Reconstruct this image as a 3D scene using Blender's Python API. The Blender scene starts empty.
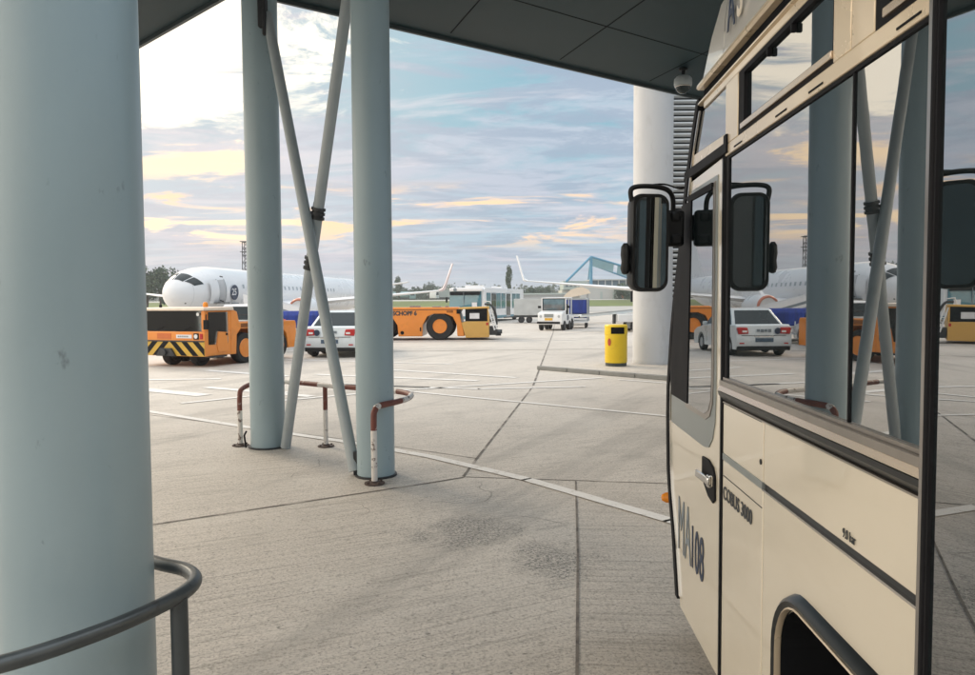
import bpy, math, random
from mathutils import Vector, Matrix, Quaternion
random.seed(7)
R = math.radians
S = bpy.context.scene
COL = S.collection

# ------------------------------------------------------------------ camera
cam = bpy.data.cameras.new('camera'); cam_o = bpy.data.objects.new('camera', cam); COL.objects.link(cam_o)
cam.sensor_fit = 'HORIZONTAL'; cam.sensor_width = 36.0; cam.lens = 730.0/975.0*36.0
cam.clip_start = 0.05; cam.clip_end = 6000
PITCH = math.atan((337.5-302)/730.0); ROLL = R(0.35)
cam_o.location = (0, 0, 1.75)
cam_o.matrix_world = Matrix.Translation((0, 0, 1.75)) @ Matrix.Rotation(R(90)-PITCH, 4, 'X') @ Matrix.Rotation(-ROLL, 4, 'Z')
S.camera = cam_o

# ------------------------------------------------------------------ exposure
S.view_settings.view_transform = 'Standard'
S.view_settings.look = 'None'
S.view_settings.exposure = 0.70
S.view_settings.gamma = 1.0
S.view_settings.use_curve_mapping = False
S.cycles.max_bounces = 8; S.cycles.glossy_bounces = 5; S.cycles.diffuse_bounces = 4
S.cycles.use_denoising = True
S.cycles.sample_clamp_indirect = 6

# ------------------------------------------------------------------ sky
SUN_AZ, SUN_EL = -46.0, 30.0
W = bpy.data.worlds.new('World'); S.world = W; W.use_nodes = True
nt = W.node_tree; nt.nodes.clear()
def N(t, **kw):
    n = nt.nodes.new(t)
    for k, v in kw.items(): setattr(n, k, v)
    return n
def sock(x, inp):
    if hasattr(x, 'is_linked') or hasattr(x, 'links'): nt.links.new(x, inp)
    else: inp.default_value = x
def m(op, a, b=0.0, c=0.0):
    n = N('ShaderNodeMath', operation=op); sock(a, n.inputs[0]); sock(b, n.inputs[1]); sock(c, n.inputs[2]); return n.outputs[0]
def ss(x, lo, hi):
    n = N('ShaderNodeMapRange', interpolation_type='SMOOTHSTEP'); sock(x, n.inputs[0]); n.inputs[1].default_value = lo; n.inputs[2].default_value = hi
    return n.outputs[0]
def mix(f, a, b):
    n = N('ShaderNodeMix', data_type='RGBA'); sock(f, n.inputs[0])
    sock((*a, 1) if isinstance(a, tuple) else a, n.inputs[6]); sock((*b, 1) if isinstance(b, tuple) else b, n.inputs[7]); return n.outputs[2]
def noise(vec, scale, detail=6, rough=.55, off=(0, 0, 0), warp=0):
    mp = N('ShaderNodeMapping'); nt.links.new(vec, mp.inputs[0]); mp.inputs[3].default_value = scale; mp.inputs[1].default_value = off
    n = N('ShaderNodeTexNoise'); nt.links.new(mp.outputs[0], n.inputs['Vector']); n.inputs['Scale'].default_value = 1
    n.inputs['Detail'].default_value = detail; n.inputs['Roughness'].default_value = rough; n.inputs['Distortion'].default_value = warp
    return n.outputs[0]
tc = N('ShaderNodeTexCoord'); D = tc.outputs['Generated']
sx = N('ShaderNodeSeparateXYZ'); nt.links.new(D, sx.inputs[0]); dx, dy, dz = sx.outputs
az = m('ARCTAN2', dx, dy)
el = m('ARCSINE', dz)
# clouds live on a flat layer: project the direction on it, so they pack together towards the horizon
inv = m('DIVIDE', 1.0, m('ADD', m('MAXIMUM', dz, 0.0), .085))
pl = N('ShaderNodeCombineXYZ'); sock(m('MULTIPLY', dx, inv), pl.inputs[0]); sock(m('MULTIPLY', dy, inv), pl.inputs[1]); PL = pl.outputs[0]
n1 = noise(PL, (.55, .85, 1), 9, .62, (3.1, .4, 1.7), .6)
n2 = noise(PL, (.9, 1.7, 1), 10, .60, (1.3, 2.2, .2), .7)
n3 = noise(PL, (.95, 1.5, 1), 10, .64, (7.7, .9, 4.4), .8)
n4 = noise(D, (3.0, 3.0, 9.0), 9, .66, (2.2, 5.1, .7), .7)
n5 = noise(PL, (1.5, 3.0, 1), 8, .7, (4.2, 8.2, .2), .5)
teal = mix(ss(el, R(3), R(14)), (.30, .39, .47), (.17, .325, .395))
lav = mix(ss(el, R(2), R(15)), (.36, .37, .445), (.335, .39, .46))
col = mix(ss(n1, .46, .60), teal, lav)
col = mix(m('MULTIPLY', ss(n5, .44, .58), .85), col, (.235, .295, .375))
col = mix(m('MULTIPLY', ss(n2, .51, .63), .60), col, (.50, .485, .52))
# warm left half of the sky
west = m('MULTIPLY', ss(az, R(6), R(-22)), ss(el, R(-2), R(6)))
col = mix(m('MULTIPLY', west, .28), col, (.60, .51, .52))
# sunset breaks in two low bands
def band(c, w):
    d = m('ABSOLUTE', m('SUBTRACT', el, R(c))); return ss(d, R(w), R(w*.25))
b1 = m('MULTIPLY', band(6.6, 3.0), ss(az, R(17), R(6)))
f1 = m('MULTIPLY', b1, ss(n3, .49, .57))
col = mix(m('MULTIPLY', f1, .55), col, (.66, .52, .46))
col = mix(m('MULTIPLY', b1, ss(n3, .535, .60)), col, (.78, .53, .31))
b2 = m('MULTIPLY', m('MAXIMUM', band(10.6, 2.4), band(5.6, 1.6)), ss(az, R(-12), R(-18)))
f2 = m('MULTIPLY', b2, ss(n3, .47, .56))
col = mix(m('MULTIPLY', f2, .6), col, (.72, .57, .48))
col = mix(m('MULTIPLY', b2, ss(n3, .51, .58)), col, (.95, .70, .42))
# the bright torn opening round the hidden sun
sd = Vector((math.sin(R(-23))*math.cos(R(20)), math.cos(R(-23))*math.cos(R(20)), math.sin(R(20))))
vd = N('ShaderNodeVectorMath', operation='DOT_PRODUCT'); nt.links.new(D, vd.inputs[0]); vd.inputs[1].default_value = sd
ang = m('ARCCOSINE', vd.outputs['Value'])
edge = m('ADD', m('DIVIDE', ang, R(20)), m('MULTIPLY', m('SUBTRACT', n4, .5), 2.4))
lower = m('ADD', el, m('ADD', m('MULTIPLY', m('SUBTRACT', n3, .5), .20), m('MULTIPLY', m('SUBTRACT', n5, .5), .10)))
glow = m('MULTIPLY', ss(edge, .66, .42), ss(lower, R(11.6), R(13.6)))
glow = m('MULTIPLY', glow, m('SUBTRACT', 1.0, m('MULTIPLY', ss(n2, .58, .68), .45)))
wide = ss(ang, R(30), R(6))
col = mix(m('MULTIPLY', wide, .14), col, (.85, .72, .60))
col = mix(glow, col, (.98, .88, .71))
# haze at the horizon and a bright overcast zenith
col = mix(m('MULTIPLY', ss(el, R(4.0), R(0)), .75), col, (.36, .40, .475))
col = mix(ss(el, R(26), R(50)), col, (1.0, 1.04, 1.07))
# added bright sky, unseen left and behind, to light bus side and near ground
fill_sky = m('MULTIPLY', m('MULTIPLY', ss(az, R(-36), R(-62)), ss(az, R(-179), R(-140))), m('MULTIPLY', ss(el, R(-1), R(5)), ss(el, R(52), R(26))))
col = mix(m('MULTIPLY', fill_sky, m('ADD', .75, m('MULTIPLY', n1, .4))), col, (1.55, 1.38, 1.14))
sky = N('ShaderNodeTexSky', sky_type='NISHITA'); sky.sun_disc = False
sky.sun_elevation = R(SUN_EL); sky.sun_rotation = R(SUN_AZ % 360); sky.air_density = 1.3; sky.dust_density = 2.0
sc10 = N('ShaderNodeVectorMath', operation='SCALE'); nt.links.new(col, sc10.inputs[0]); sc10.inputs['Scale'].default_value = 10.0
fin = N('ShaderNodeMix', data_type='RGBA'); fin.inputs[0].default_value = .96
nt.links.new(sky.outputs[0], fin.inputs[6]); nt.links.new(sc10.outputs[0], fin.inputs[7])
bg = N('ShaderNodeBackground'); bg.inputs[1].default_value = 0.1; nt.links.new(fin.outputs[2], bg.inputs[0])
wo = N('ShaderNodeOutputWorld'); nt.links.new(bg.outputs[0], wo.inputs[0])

# ------------------------------------------------------------------ sun (behind thin cloud)
sl = bpy.data.lights.new('sun', 'SUN'); sl.energy = 1.15; sl.angle = R(16); sl.color = (1.0, .84, .64)
so = bpy.data.objects.new('sun', sl); COL.objects.link(so)
sv = Vector((math.sin(R(SUN_AZ))*math.cos(R(SUN_EL)), math.cos(R(SUN_AZ))*math.cos(R(SUN_EL)), math.sin(R(SUN_EL))))
so.rotation_euler = sv.to_track_quat('Z', 'Y').to_euler(); so.location = sv*60

# ------------------------------------------------------------------ materials
MATS = {}
def mat(name, col, rough=.5, metal=0.0, var=.10, vscale=3.0, bump=0.0, bscale=60.0, coat=0.0, ior=1.5, dirt=None, dirt_amt=.4, dscale=4.0, dlo=.55, dhi=.75, stretch=(1, 1, 1), trans=0.0, spec=.5):
    if name in MATS: return MATS[name]
    M = bpy.data.materials.new(name); M.use_nodes = True; t = M.node_tree; t.nodes.clear(); L = t.links.new
    o = t.nodes.new('ShaderNodeOutputMaterial'); p = t.nodes.new('ShaderNodeBsdfPrincipled'); L(p.outputs[0], o.inputs[0])
    p.inputs['Roughness'].default_value = rough; p.inputs['Metallic'].default_value = metal; p.inputs['IOR'].default_value = ior
    p.inputs['Coat Weight'].default_value = coat; p.inputs['Coat Roughness'].default_value = .04
    p.inputs['Transmission Weight'].default_value = trans; p.inputs['Specular IOR Level'].default_value = spec
    tcn = t.nodes.new('ShaderNodeTexCoord'); mp = t.nodes.new('ShaderNodeMapping'); L(tcn.outputs['Object'], mp.inputs[0]); mp.inputs[3].default_value = stretch
    n = t.nodes.new('ShaderNodeTexNoise'); n.inputs['Scale'].default_value = vscale; n.inputs['Detail'].default_value = 6; L(mp.outputs[0], n.inputs['Vector'])
    mr = t.nodes.new('ShaderNodeMapRange'); L(n.outputs[0], mr.inputs[0]); mr.inputs[1].default_value = .25; mr.inputs[2].default_value = .75
    mr.inputs[3].default_value = 1-var; mr.inputs[4].default_value = 1+var
    sc = t.nodes.new('ShaderNodeVectorMath'); sc.operation = 'SCALE'; sc.inputs[0].default_value = col; L(mr.outputs[0], sc.inputs['Scale'])
    out = sc.outputs[0]
    if dirt:
        n2 = t.nodes.new('ShaderNodeTexNoise'); n2.inputs['Scale'].default_value = dscale; n2.inputs['Detail'].default_value = 9; n2.inputs['Roughness'].default_value = .65; L(mp.outputs[0], n2.inputs['Vector'])
        m2 = t.nodes.new('ShaderNodeMapRange'); L(n2.outputs[0], m2.inputs[0]); m2.inputs[1].default_value = dlo; m2.inputs[2].default_value = dhi; m2.inputs[4].default_value = dirt_amt
        mx = t.nodes.new('ShaderNodeMix'); mx.data_type = 'RGBA'; L(m2.outputs[0], mx.inputs[0]); L(out, mx.inputs[6]); mx.inputs[7].default_value = (*dirt, 1); out = mx.outputs[2]
    L(out, p.inputs['Base Color'])
    rr = t.nodes.new('ShaderNodeMapRange'); L(n.outputs[0], rr.inputs[0]); rr.inputs[3].default_value = max(0, rough*.85); rr.inputs[4].default_value = min(1, rough*1.15); L(rr.outputs[0], p.inputs['Roughness'])
    if bump:
        nb = t.nodes.new('ShaderNodeTexNoise'); nb.inputs['Scale'].default_value = bscale; nb.inputs['Detail'].default_value = 5; L(mp.outputs[0], nb.inputs['Vector'])
        b = t.nodes.new('ShaderNodeBump'); b.inputs['Strength'].default_value = bump; b.inputs['Distance'].default_value = .01; L(nb.outputs[0], b.inputs['Height']); L(b.outputs[0], p.inputs['Normal'])
    MATS[name] = M; return M

column_paint = mat('column_paint', (.31, .40, .435), .34, 0, .09, 1.3, .08, 30, dirt=(.12, .15, .16), dirt_amt=.6, dscale=12, dlo=.64, dhi=.72, stretch=(1, 1, .6))
brace_paint = mat('brace_paint', (.36, .40, .415), .4, 0, .08, 4, dirt=(.3, .3, .3), dirt_amt=.4)
white_concrete = mat('white_concrete', (.50, .505, .515), .7, 0, .08, 1.2, .15, 20, dirt=(.36, .35, .34), dirt_amt=.55, dscale=2.6, stretch=(1, 1, .4))
louvre_paint = mat('louvre_paint', (.62, .64, .65), .5, 0, .05)
black_gap = mat('black_gap', (.012, .013, .015), .9, spec=.05)
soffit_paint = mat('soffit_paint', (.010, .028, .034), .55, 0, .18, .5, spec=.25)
fascia_paint = mat('fascia_paint', (.03, .044, .047), .5)
rail_white = mat('rail_white', (.70, .66, .62), .5, 0, .1, 8, dirt=(.10, .05, .035), dirt_amt=.95, dscale=14, dlo=.55, dhi=.61)
rail_red = mat('rail_red', (.17, .05, .035), .55, 0, .25, 10, dirt=(.50, .44, .40), dirt_amt=.8, dscale=16, dlo=.60, dhi=.66)
rail_grey = mat('rail_grey', (.07, .08, .085), .38, .2, .12, 9, .05, 60, dirt=(.05, .05, .05), dirt_amt=.8, dscale=22, dlo=.6, dhi=.7)
bus_paint = mat('bus_paint', (.78, .70, .56), .25, 0, .035, 1.1, coat=1.0, dirt=(.60, .51, .39), dirt_amt=.22, dscale=3.5, dlo=.52, dhi=.75, stretch=(1, .5, 1.6), bump=.02, bscale=2.2)
bus_frame = mat('bus_frame', (.74, .61, .44), .28, .25, .05, 3, coat=.4)
bus_grey = mat('bus_grey', (.28, .31, .31), .33, .3, .05, 3)
rubber = mat('rubber', (.012, .012, .014), .6, 0, .2, 8, spec=.12)
black_plastic = mat('black_plastic', (.012, .013, .014), .42, 0, .15, 8, spec=.25)
bronze_alu = mat('bronze_alu', (.60, .50, .40), .22, .9, .06, 6, stretch=(1, .2, 6))
dark_alu = mat('dark_alu', (.05, .054, .056), .3, .8, .1, 6, stretch=(1, .2, 6))
post_alu = mat('post_alu', (.34, .31, .28), .3, .75, .08, 3, stretch=(6, 6, .5))
bus_glass = mat('bus_glass', (.012, .018, .02), .008, 0, .0, 1, ior=5.2, bump=.02, bscale=1.1)
veh_glass = mat('veh_glass', (.012, .022, .026), .03, 0, .1, 2, ior=1.5, spec=.4)
teal_glass = mat('teal_glass', (.035, .17, .22), .05, 0, .2, 1.2, ior=1.9)
mirror_glass = mat('mirror_glass', (.36, .39, .40), .01, 1.0, .0)
chrome = mat('chrome', (.7, .68, .65), .15, 1.0, .05)
amber = mat('amber', (.85, .28, .02), .25, 0, .05)
navy = mat('navy', (.018, .035, .075), .45)
letter_grey = mat('letter_grey', (.20, .235, .265), .5, 0, .12, 40)
letter_dark = mat('letter_dark', (.045, .05, .055), .5)
letter_cream = mat('letter_cream', (.78, .70, .58), .5)
orange_paint = mat('orange_paint', (.82, .27, .035), .36, 0, .07, 1.5, coat=.3, dirt=(.35, .12, .03), dirt_amt=.4, dscale=3)
ochre_paint = mat('ochre_paint', (.66, .39, .10), .45, 0, .08, 2, dirt=(.35, .2, .08), dirt_amt=.4)
roof_cream = mat('roof_cream', (.74, .62, .50), .5)
hazard_yellow = mat('hazard_yellow', (.62, .38, .045), .5, 0, .1, 5)
tyre_m = mat('tyre', (.018, .018, .019), .8, 0, .2, 12)
white_paint = mat('white_paint', (.78, .79, .80), .3, 0, .04, 2, coat=.4)
silver_white = mat('silver_white', (.66, .72, .75), .28, 0, .04, 2, coat=.5)
plane_white = mat('plane_white', (.80, .80, .81), .28, 0, .03, .4, coat=.3, dirt=(.6, .6, .62), dirt_amt=.35, dscale=.5)
plane_grey = mat('plane_grey', (.42, .45, .47), .35, .3, .05)
tail_red = mat('tail_red', (.78, .66, .65), .4)
red_lens = mat('red_lens', (.48, .02, .02), .2, 0, .15, 10)
white_lens = mat('white_lens', (.8, .8, .78), .2)
plate_dark = mat('plate_dark', (.05, .09, .14), .4, 0, .5, 14)
plate_white = mat('plate_white', (.74, .74, .76), .4, 0, .1, 6)
plate_yellow = mat('plate_yellow', (.75, .42, .03), .4, 0, .2, 6)
blue_cloth = mat('blue_cloth', (.02, .045, .26), .8, 0, .35, 2.5, stretch=(3, 3, .4))
grey_canvas = mat('grey_canvas', (.50, .52, .52), .7, 0, .12, 1.5, .2, 5)
cone_orange = mat('cone_orange', (.80, .16, .04), .5)
bin_yellow = mat('bin_yellow', (.80, .55, .015), .4, 0, .06, 2, dirt=(.5, .33, .03), dirt_amt=.5, dscale=4)
bin_dark = mat('bin_dark', (.06, .07, .065), .6)
kerb_m = mat('kerb_stone', (.24, .24, .225), .8, 0, .15, 2, .3, 20, dirt=(.16, .16, .15), dirt_amt=.7, dscale=2.5)
island_m = mat('island_paving', (.31, .30, .29), .85, 0, .12, 2, .2, 30)
steel_dark = mat('steel_dark', (.05, .052, .055), .5, .5, .2, 8)
cctv_white = mat('cctv_white', (.38, .42, .43), .4)
blue_steel = mat('blue_steel', (.10, .30, .46), .45)
blue_pane = mat('blue_pane', (.30, .52, .62), .3, 0, .1, .4)
far_wall = mat('far_wall', (.52, .52, .50), .7, 0, .06, .2)
far_band = mat('far_band', (.42, .48, .46), .7, 0, .06, .2)
far_glass = mat('far_glass', (.10, .15, .18), .15, 0, .3, .3, ior=1.8)
terracotta = mat('terracotta', (.55, .25, .14), .8)
beige_sheet = mat('beige_sheet', (.74, .64, .52), .6, 0, .05, 1)
teal_truck = mat('teal_truck', (.22, .36, .38), .5)
bark = mat('bark', (.08, .06, .045), .9, 0, .2, 4)
leaf_a = mat('leaf_dark', (.060, .098, .068), .8, 0, .3, .4)
leaf_b = mat('leaf_mid', (.085, .122, .080), .8, 0, .3, .4)
leaf_c = mat('leaf_light', (.115, .155, .095), .8, 0, .3, .4)
terminal_m = mat('terminal_wall', (.20, .21, .22), .6)

def clear_glass_mat(name, tint, refl):
    M = bpy.data.materials.new(name); M.use_nodes = True; t = M.node_tree; t.nodes.clear(); L = t.links.new
    o = t.nodes.new('ShaderNodeOutputMaterial'); mx = t.nodes.new('ShaderNodeMixShader'); tr = t.nodes.new('ShaderNodeBsdfTransparent'); gl = t.nodes.new('ShaderNodeBsdfGlossy'); fr = t.nodes.new('ShaderNodeFresnel')
    fr.inputs[0].default_value = refl; tr.inputs[0].default_value = (*tint, 1); gl.inputs['Roughness'].default_value = .02
    L(fr.outputs[0], mx.inputs[0]); L(tr.outputs[0], mx.inputs[1]); L(gl.outputs[0], mx.inputs[2]); L(mx.outputs[0], o.inputs[0]); return M
clear_glass = clear_glass_mat('clear_glass', (.84, .90, .90), 1.45)
# ground concrete ----------------------------------------------------------
def concrete(name, worn_paint=False):
    M = bpy.data.materials.new(name); M.use_nodes = True; t = M.node_tree; t.nodes.clear(); L = t.links.new
    def nn(ty, **kw):
        n = t.nodes.new(ty)
        for k, v in kw.items(): setattr(n, k, v)
        return n
    o = nn('ShaderNodeOutputMaterial'); p = nn('ShaderNodeBsdfPrincipled'); L(p.outputs[0], o.inputs[0]); p.inputs['Roughness'].default_value = .62
    p.inputs['Specular IOR Level'].default_value = .45
    g = nn('ShaderNodeNewGeometry'); P = g.outputs['Position']
    def ns(scale, detail=6, rough=.6, rot=0, off=(0, 0, 0), s=1.0):
        ro = nn('ShaderNodeMapping'); L(P, ro.inputs[0]); ro.inputs[2].default_value = (0, 0, -rot); rot = 0
        mp = nn('ShaderNodeMapping'); L(ro.outputs[0], mp.inputs[0]); mp.inputs[3].default_value = scale; mp.inputs[2].default_value = (0, 0, rot); mp.inputs[1].default_value = off
        n = nn('ShaderNodeTexNoise'); L(mp.outputs[0], n.inputs['Vector']); n.inputs['Scale'].default_value = s; n.inputs['Detail'].default_value = detail; n.inputs['Roughness'].default_value = rough
        return n.outputs[0]
    def rg(x, a, b, c=0., d=1., smooth=True):
        n = nn('ShaderNodeMapRange'); n.interpolation_type = 'SMOOTHSTEP' if smooth else 'LINEAR'; L(x, n.inputs[0]); n.inputs[1].default_value = a; n.inputs[2].default_value = b; n.inputs[3].default_value = c; n.inputs[4].default_value = d; return n.outputs[0]
    def mt(op, a, b):
        n = nn('ShaderNodeMath', operation=op)
        for i, x in enumerate((a, b)):
            if isinstance(x, (int, float)): n.inputs[i].default_value = x
            else: L(x, n.inputs[i])
        return n.outputs[0]
    def mx(f, a, b):
        n = nn('ShaderNodeMix', data_type='RGBA')
        for x, i in ((f, 0), (a, 6), (b, 7)):
            if isinstance(x, tuple): n.inputs[i].default_value = (*x, 1)
            elif isinstance(x, (int, float)): n.inputs[i].default_value = x
            else: L(x, n.inputs[i])
        return n.outputs[2]
    sp = nn('ShaderNodeSeparateXYZ'); L(P, sp.inputs[0])
    big = ns((.16, .16, .16), 5, .55); mid = ns((.9, .9, .9), 8, .68, off=(4, 7, 0)); fine = ns((55, 55, 55), 3, .8); fine2 = ns((17, 17, 17), 6, .75, off=(2, 3, 0))
    # the right-hand near slab is brushed square to the joint, the left one along its long joint
    side = mt('SUBTRACT', sp.outputs[0], mt('ADD', mt('MULTIPLY', sp.outputs[1], .119), .012))
    slab = mt('MULTIPLY', rg(side, -.005, .005), rg(sp.outputs[1], 7.02, 6.98))
    def two(x, y):
        n = nn('ShaderNodeMix'); n.data_type = 'FLOAT'; L(slab, n.inputs[0]); L(x, n.inputs[2]); L(y, n.inputs[3]); return n.outputs[0]
    streak = two(ns((.9, 42, 1), 6, .72, R(27)), ns((.9, 42, 1), 6, .72, R(-4))); streak2 = two(ns((.25, 9, 1), 6, .65, R(27), (3, 1, 0)), ns((.25, 9, 1), 6, .65, R(-4), (3, 1, 0)))
    c = mx(rg(big, .35, .65), (.55, .50, .445), (.63, .58, .52))
    c = mx(mt('MULTIPLY', slab, .35), c, (.42, .375, .325))
    c = mx(mt('MULTIPLY', rg(mid, .50, .72), .55), c, (.31, .285, .255))
    c = mx(mt('MULTIPLY', rg(streak, .50, .64), .58), c, (.22, .20, .175))
    c = mx(mt('MULTIPLY', rg(streak, .47, .36), .45), c, (.68, .62, .55))
    c = mx(mt('MULTIPLY', rg(streak2, .50, .66), .50), c, (.58, .535, .485))
    c = mx(mt('MULTIPLY', rg(fine2, .52, .66), .62), c, (.24, .22, .19))
    c = mx(mt('MULTIPLY', rg(fine, .51, .64), .62), c, (.17, .155, .135))
    c = mx(mt('MULTIPLY', rg(fine, .47, .36), .5), c, (.70, .65, .58))
    tyre = ns((.06, 1.3, 1), 5, .6, R(62), (5, 2, 0)); c = mx(mt('MULTIPLY', rg(tyre, .54, .66), .34), c, (.24, .225, .205))
    blot = ns((.35, .35, .35), 7, .7, off=(8, 3, 0)); c = mx(mt('MULTIPLY', rg(blot, .52, .68), .38), c, (.34, .32, .295)); c = mx(mt('MULTIPLY', rg(blot, .46, .32), .30), c, (.68, .64, .58))
    # pitted, crumbled patches: two ellipses of dark crumbs in the near slab and pits sprinkled round them
    def ell(cx, cy, rx, ry):
        a = mt('DIVIDE', mt('SUBTRACT', sp.outputs[0], cx), rx); b = mt('DIVIDE', mt('SUBTRACT', sp.outputs[1], cy), ry)
        return mt('SQRT', mt('ADD', mt('MULTIPLY', a, a), mt('MULTIPLY', b, b)), 0)
    wob = mt('MULTIPLY', mt('SUBTRACT', ns((3.4, 3.4, 3.4), 8, .75), .5), 3.4)
    e = mt('MINIMUM', mt('ADD', ell(-.16, 5.50, .50, .42), wob), mt('ADD', ell(.42, 4.85, .34, .42), wob))
    crumbs = ns((46, 46, 46), 5, .85, off=(5, 5, 0))
    c = mx(mt('MULTIPLY', rg(e, 1.15, .35), rg(crumbs, .46, .58)), c, (.12, .12, .115))
    halo = mt('MULTIPLY', rg(e, 2.2, .9), rg(ns((20, 30, 20), 5, .8, off=(6, 1, 0)), .60, .66)); c = mx(mt('MULTIPLY', halo, .8), c, (.10, .10, .10))
    pits = mt('MULTIPLY', rg(ns((26, 34, 26), 3, .6, off=(9, 2, 0)), .64, .68), rg(ns((.8, .8, .8), 4, .6, off=(1, 3, 0)), .44, .58))
    c = mx(mt('MULTIPLY', pits, .8), c, (.09, .088, .08))
    if worn_paint:
        w = ns((5, 5, 5), 9, .8, off=(2, 8, 0))
        c = mx(rg(w, .36, .47), c, (.74, .72, .69))
    L(c, p.inputs['Base Color'])
    h = mt('ADD', mt('MULTIPLY', fine, .5), mt('MULTIPLY', streak, 1.0))
    h = mt('ADD', h, mt('MULTIPLY', mt('MULTIPLY', rg(e, 1.35, .35), crumbs), -2.0))
    b = nn('ShaderNodeBump'); b.inputs['Strength'].default_value = .35; b.inputs['Distance'].default_value = .012; L(h, b.inputs['Height']); L(b.outputs[0], p.inputs['Normal'])
    return M
ground_m = concrete('apron_concrete'); line_m = concrete('worn_line_paint', True)
joint_m = mat('joint_sealant', (.13, .115, .10), .8, 0, .4, 3, dirt=(.42, .38, .34), dirt_amt=.8, dscale=2.0, dlo=.5, dhi=.6)
joint_light = mat('joint_sealant_worn', (.20, .175, .15), .8, 0, .3, 3, dirt=(.06, .05, .05), dirt_amt=.8, dscale=5, dlo=.5, dhi=.62)
grass_m = mat('grass', (.13, .165, .045), .9, 0, .35, .05, dirt=(.24, .22, .09), dirt_amt=.6, dscale=.03)
road_m = mat('far_road', (.40, .39, .37), .8, 0, .1, .1)

# ------------------------------------------------------------------ mesh helpers
class B:
    def __init__(s): s.v, s.f, s.mi = [], [], []; s.cur = 0
    def add(s, vs, fs):
        o = len(s.v); s.v += [tuple(v) for v in vs]; s.f += [tuple(i+o for i in f) for f in fs]; s.mi += [s.cur]*len(fs); return s
    def box(s, c, d, rot=None):
        hx, hy, hz = d[0]/2, d[1]/2, d[2]/2
        vs = [Vector((x, y, z)) for x in (-hx, hx) for y in (-hy, hy) for z in (-hz, hz)]
        if rot is not None: vs = [rot @ v for v in vs]
        vs = [v+Vector(c) for v in vs]
        return s.add(vs, [(0, 1, 3, 2), (4, 6, 7, 5), (0, 4, 5, 1), (2, 3, 7, 6), (0, 2, 6, 4), (1, 5, 7, 3)])
    def bb(s, x0, x1, y0, y1, z0, z1): return s.box(((x0+x1)/2, (y0+y1)/2, (z0+z1)/2), (abs(x1-x0), abs(y1-y0), abs(z1-z0)))
    def prism(s, poly, a0, a1, ax='x'):
        def P(p, a): return {'x': (a, p[0], p[1]), 'y': (p[0], a, p[1]), 'z': (p[0], p[1], a)}[ax]
        n = len(poly); vs = [P(p, a0) for p in poly]+[P(p, a1) for p in poly]
        area = sum(poly[i][0]*poly[(i+1) % n][1]-poly[(i+1) % n][0]*poly[i][1] for i in range(n))
        flip = (area > 0) == (ax in 'xz'); flip = flip if a1 > a0 else not flip
        lo = tuple(range(n)); hi = tuple(range(n, 2*n))
        fs = [lo[::-1] if flip else lo, hi if flip else hi[::-1]]
        for i in range(n):
            j = (i+1) % n; q = (i, j, n+j, n+i); fs.append(q if flip else q[::-1])
        return s.add(vs, fs)
    def strip(s, prof, a0, a1, ax='x'):      # open profile extruded: a sheet
        def P(p, a): return {'x': (a, p[0], p[1]), 'y': (p[0], a, p[1]), 'z': (p[0], p[1], a)}[ax]
        n = len(prof); vs = [P(p, a0) for p in prof]+[P(p, a1) for p in prof]
        return s.add(vs, [(i, i+1, n+i+1, n+i) for i in range(n-1)])
    def tube(s, pts, r, n=12, mats=None, caps=True):
        pts = [Vector(p) for p in pts]; m_ = len(pts); rs = r if isinstance(r, (list, tuple)) else [r]*m_
        up = None; o = len(s.v); tang = []
        for i in range(m_):
            t = (pts[min(i+1, m_-1)]-pts[max(i-1, 0)]).normalized(); tang.append(t)
        a = Vector((0, 0, 1)) if abs(tang[0].z) < .9 else Vector((1, 0, 0))
        nrm = (a-tang[0]*a.dot(tang[0])).normalized()
        for i in range(m_):
            nrm = (nrm-tang[i]*nrm.dot(tang[i])).normalized(); bi = tang[i].cross(nrm)
            for k in range(n):
                th = 2*math.pi*k/n; s.v.append(tuple(pts[i]+(nrm*math.cos(th)+bi*math.sin(th))*rs[i]))
        for i in range(m_-1):
            for k in range(n):
                k2 = (k+1) % n; s.f.append((o+i*n+k, o+i*n+k2, o+(i+1)*n+k2, o+(i+1)*n+k)); s.mi.append(mats[i] if mats else s.cur)
        if caps:
            s.f.append(tuple(o+k for k in range(n))[::-1]); s.mi.append(mats[0] if mats else s.cur)
            s.f.append(tuple(o+(m_-1)*n+k for k in range(n))); s.mi.append(mats[-1] if mats else s.cur)
        return s
    def lathe(s, prof, c=(0, 0, 0), ax='z', n=24, seg=None):
        o = len(s.v); c = Vector(c); m_ = len(prof)
        for r, h in prof:
            for k in range(n):
                t = 2*math.pi*k/n; a, b = r*math.cos(t), r*math.sin(t)
                s.v.append(tuple(c+Vector({'z': (a, b, h), 'x': (h, a, b), 'y': (b, h, a)}[ax])))
        for i in range(m_-1):
            for k in range(n):
                k2 = (k+1) % n; s.f.append((o+i*n+k, o+i*n+k2, o+(i+1)*n+k2, o+(i+1)*n+k)); s.mi.append(s.cur)
        if prof[0][0] > 1e-4: s.f.append(tuple(o+k for k in range(n))[::-1]); s.mi.append(s.cur)
        if prof[-1][0] > 1e-4: s.f.append(tuple(o+(m_-1)*n+k for k in range(n))); s.mi.append(s.cur)
        return s
    def rings(s, rs, closed=True, caps=True):
        o = len(s.v); n = len(rs[0])
        for r in rs: s.v += [tuple(p) for p in r]
        for i in range(len(rs)-1):
            for k in range(n if closed else n-1):
                k2 = (k+1) % n; s.f.append((o+i*n+k, o+i*n+k2, o+(i+1)*n+k2, o+(i+1)*n+k)); s.mi.append(s.cur)
        if caps and closed:
            s.f.append(tuple(o+k for k in range(n))[::-1]); s.mi.append(s.cur)
            s.f.append(tuple(o+(len(rs)-1)*n+k for k in range(n))); s.mi.append(s.cur)
        return s
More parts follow.
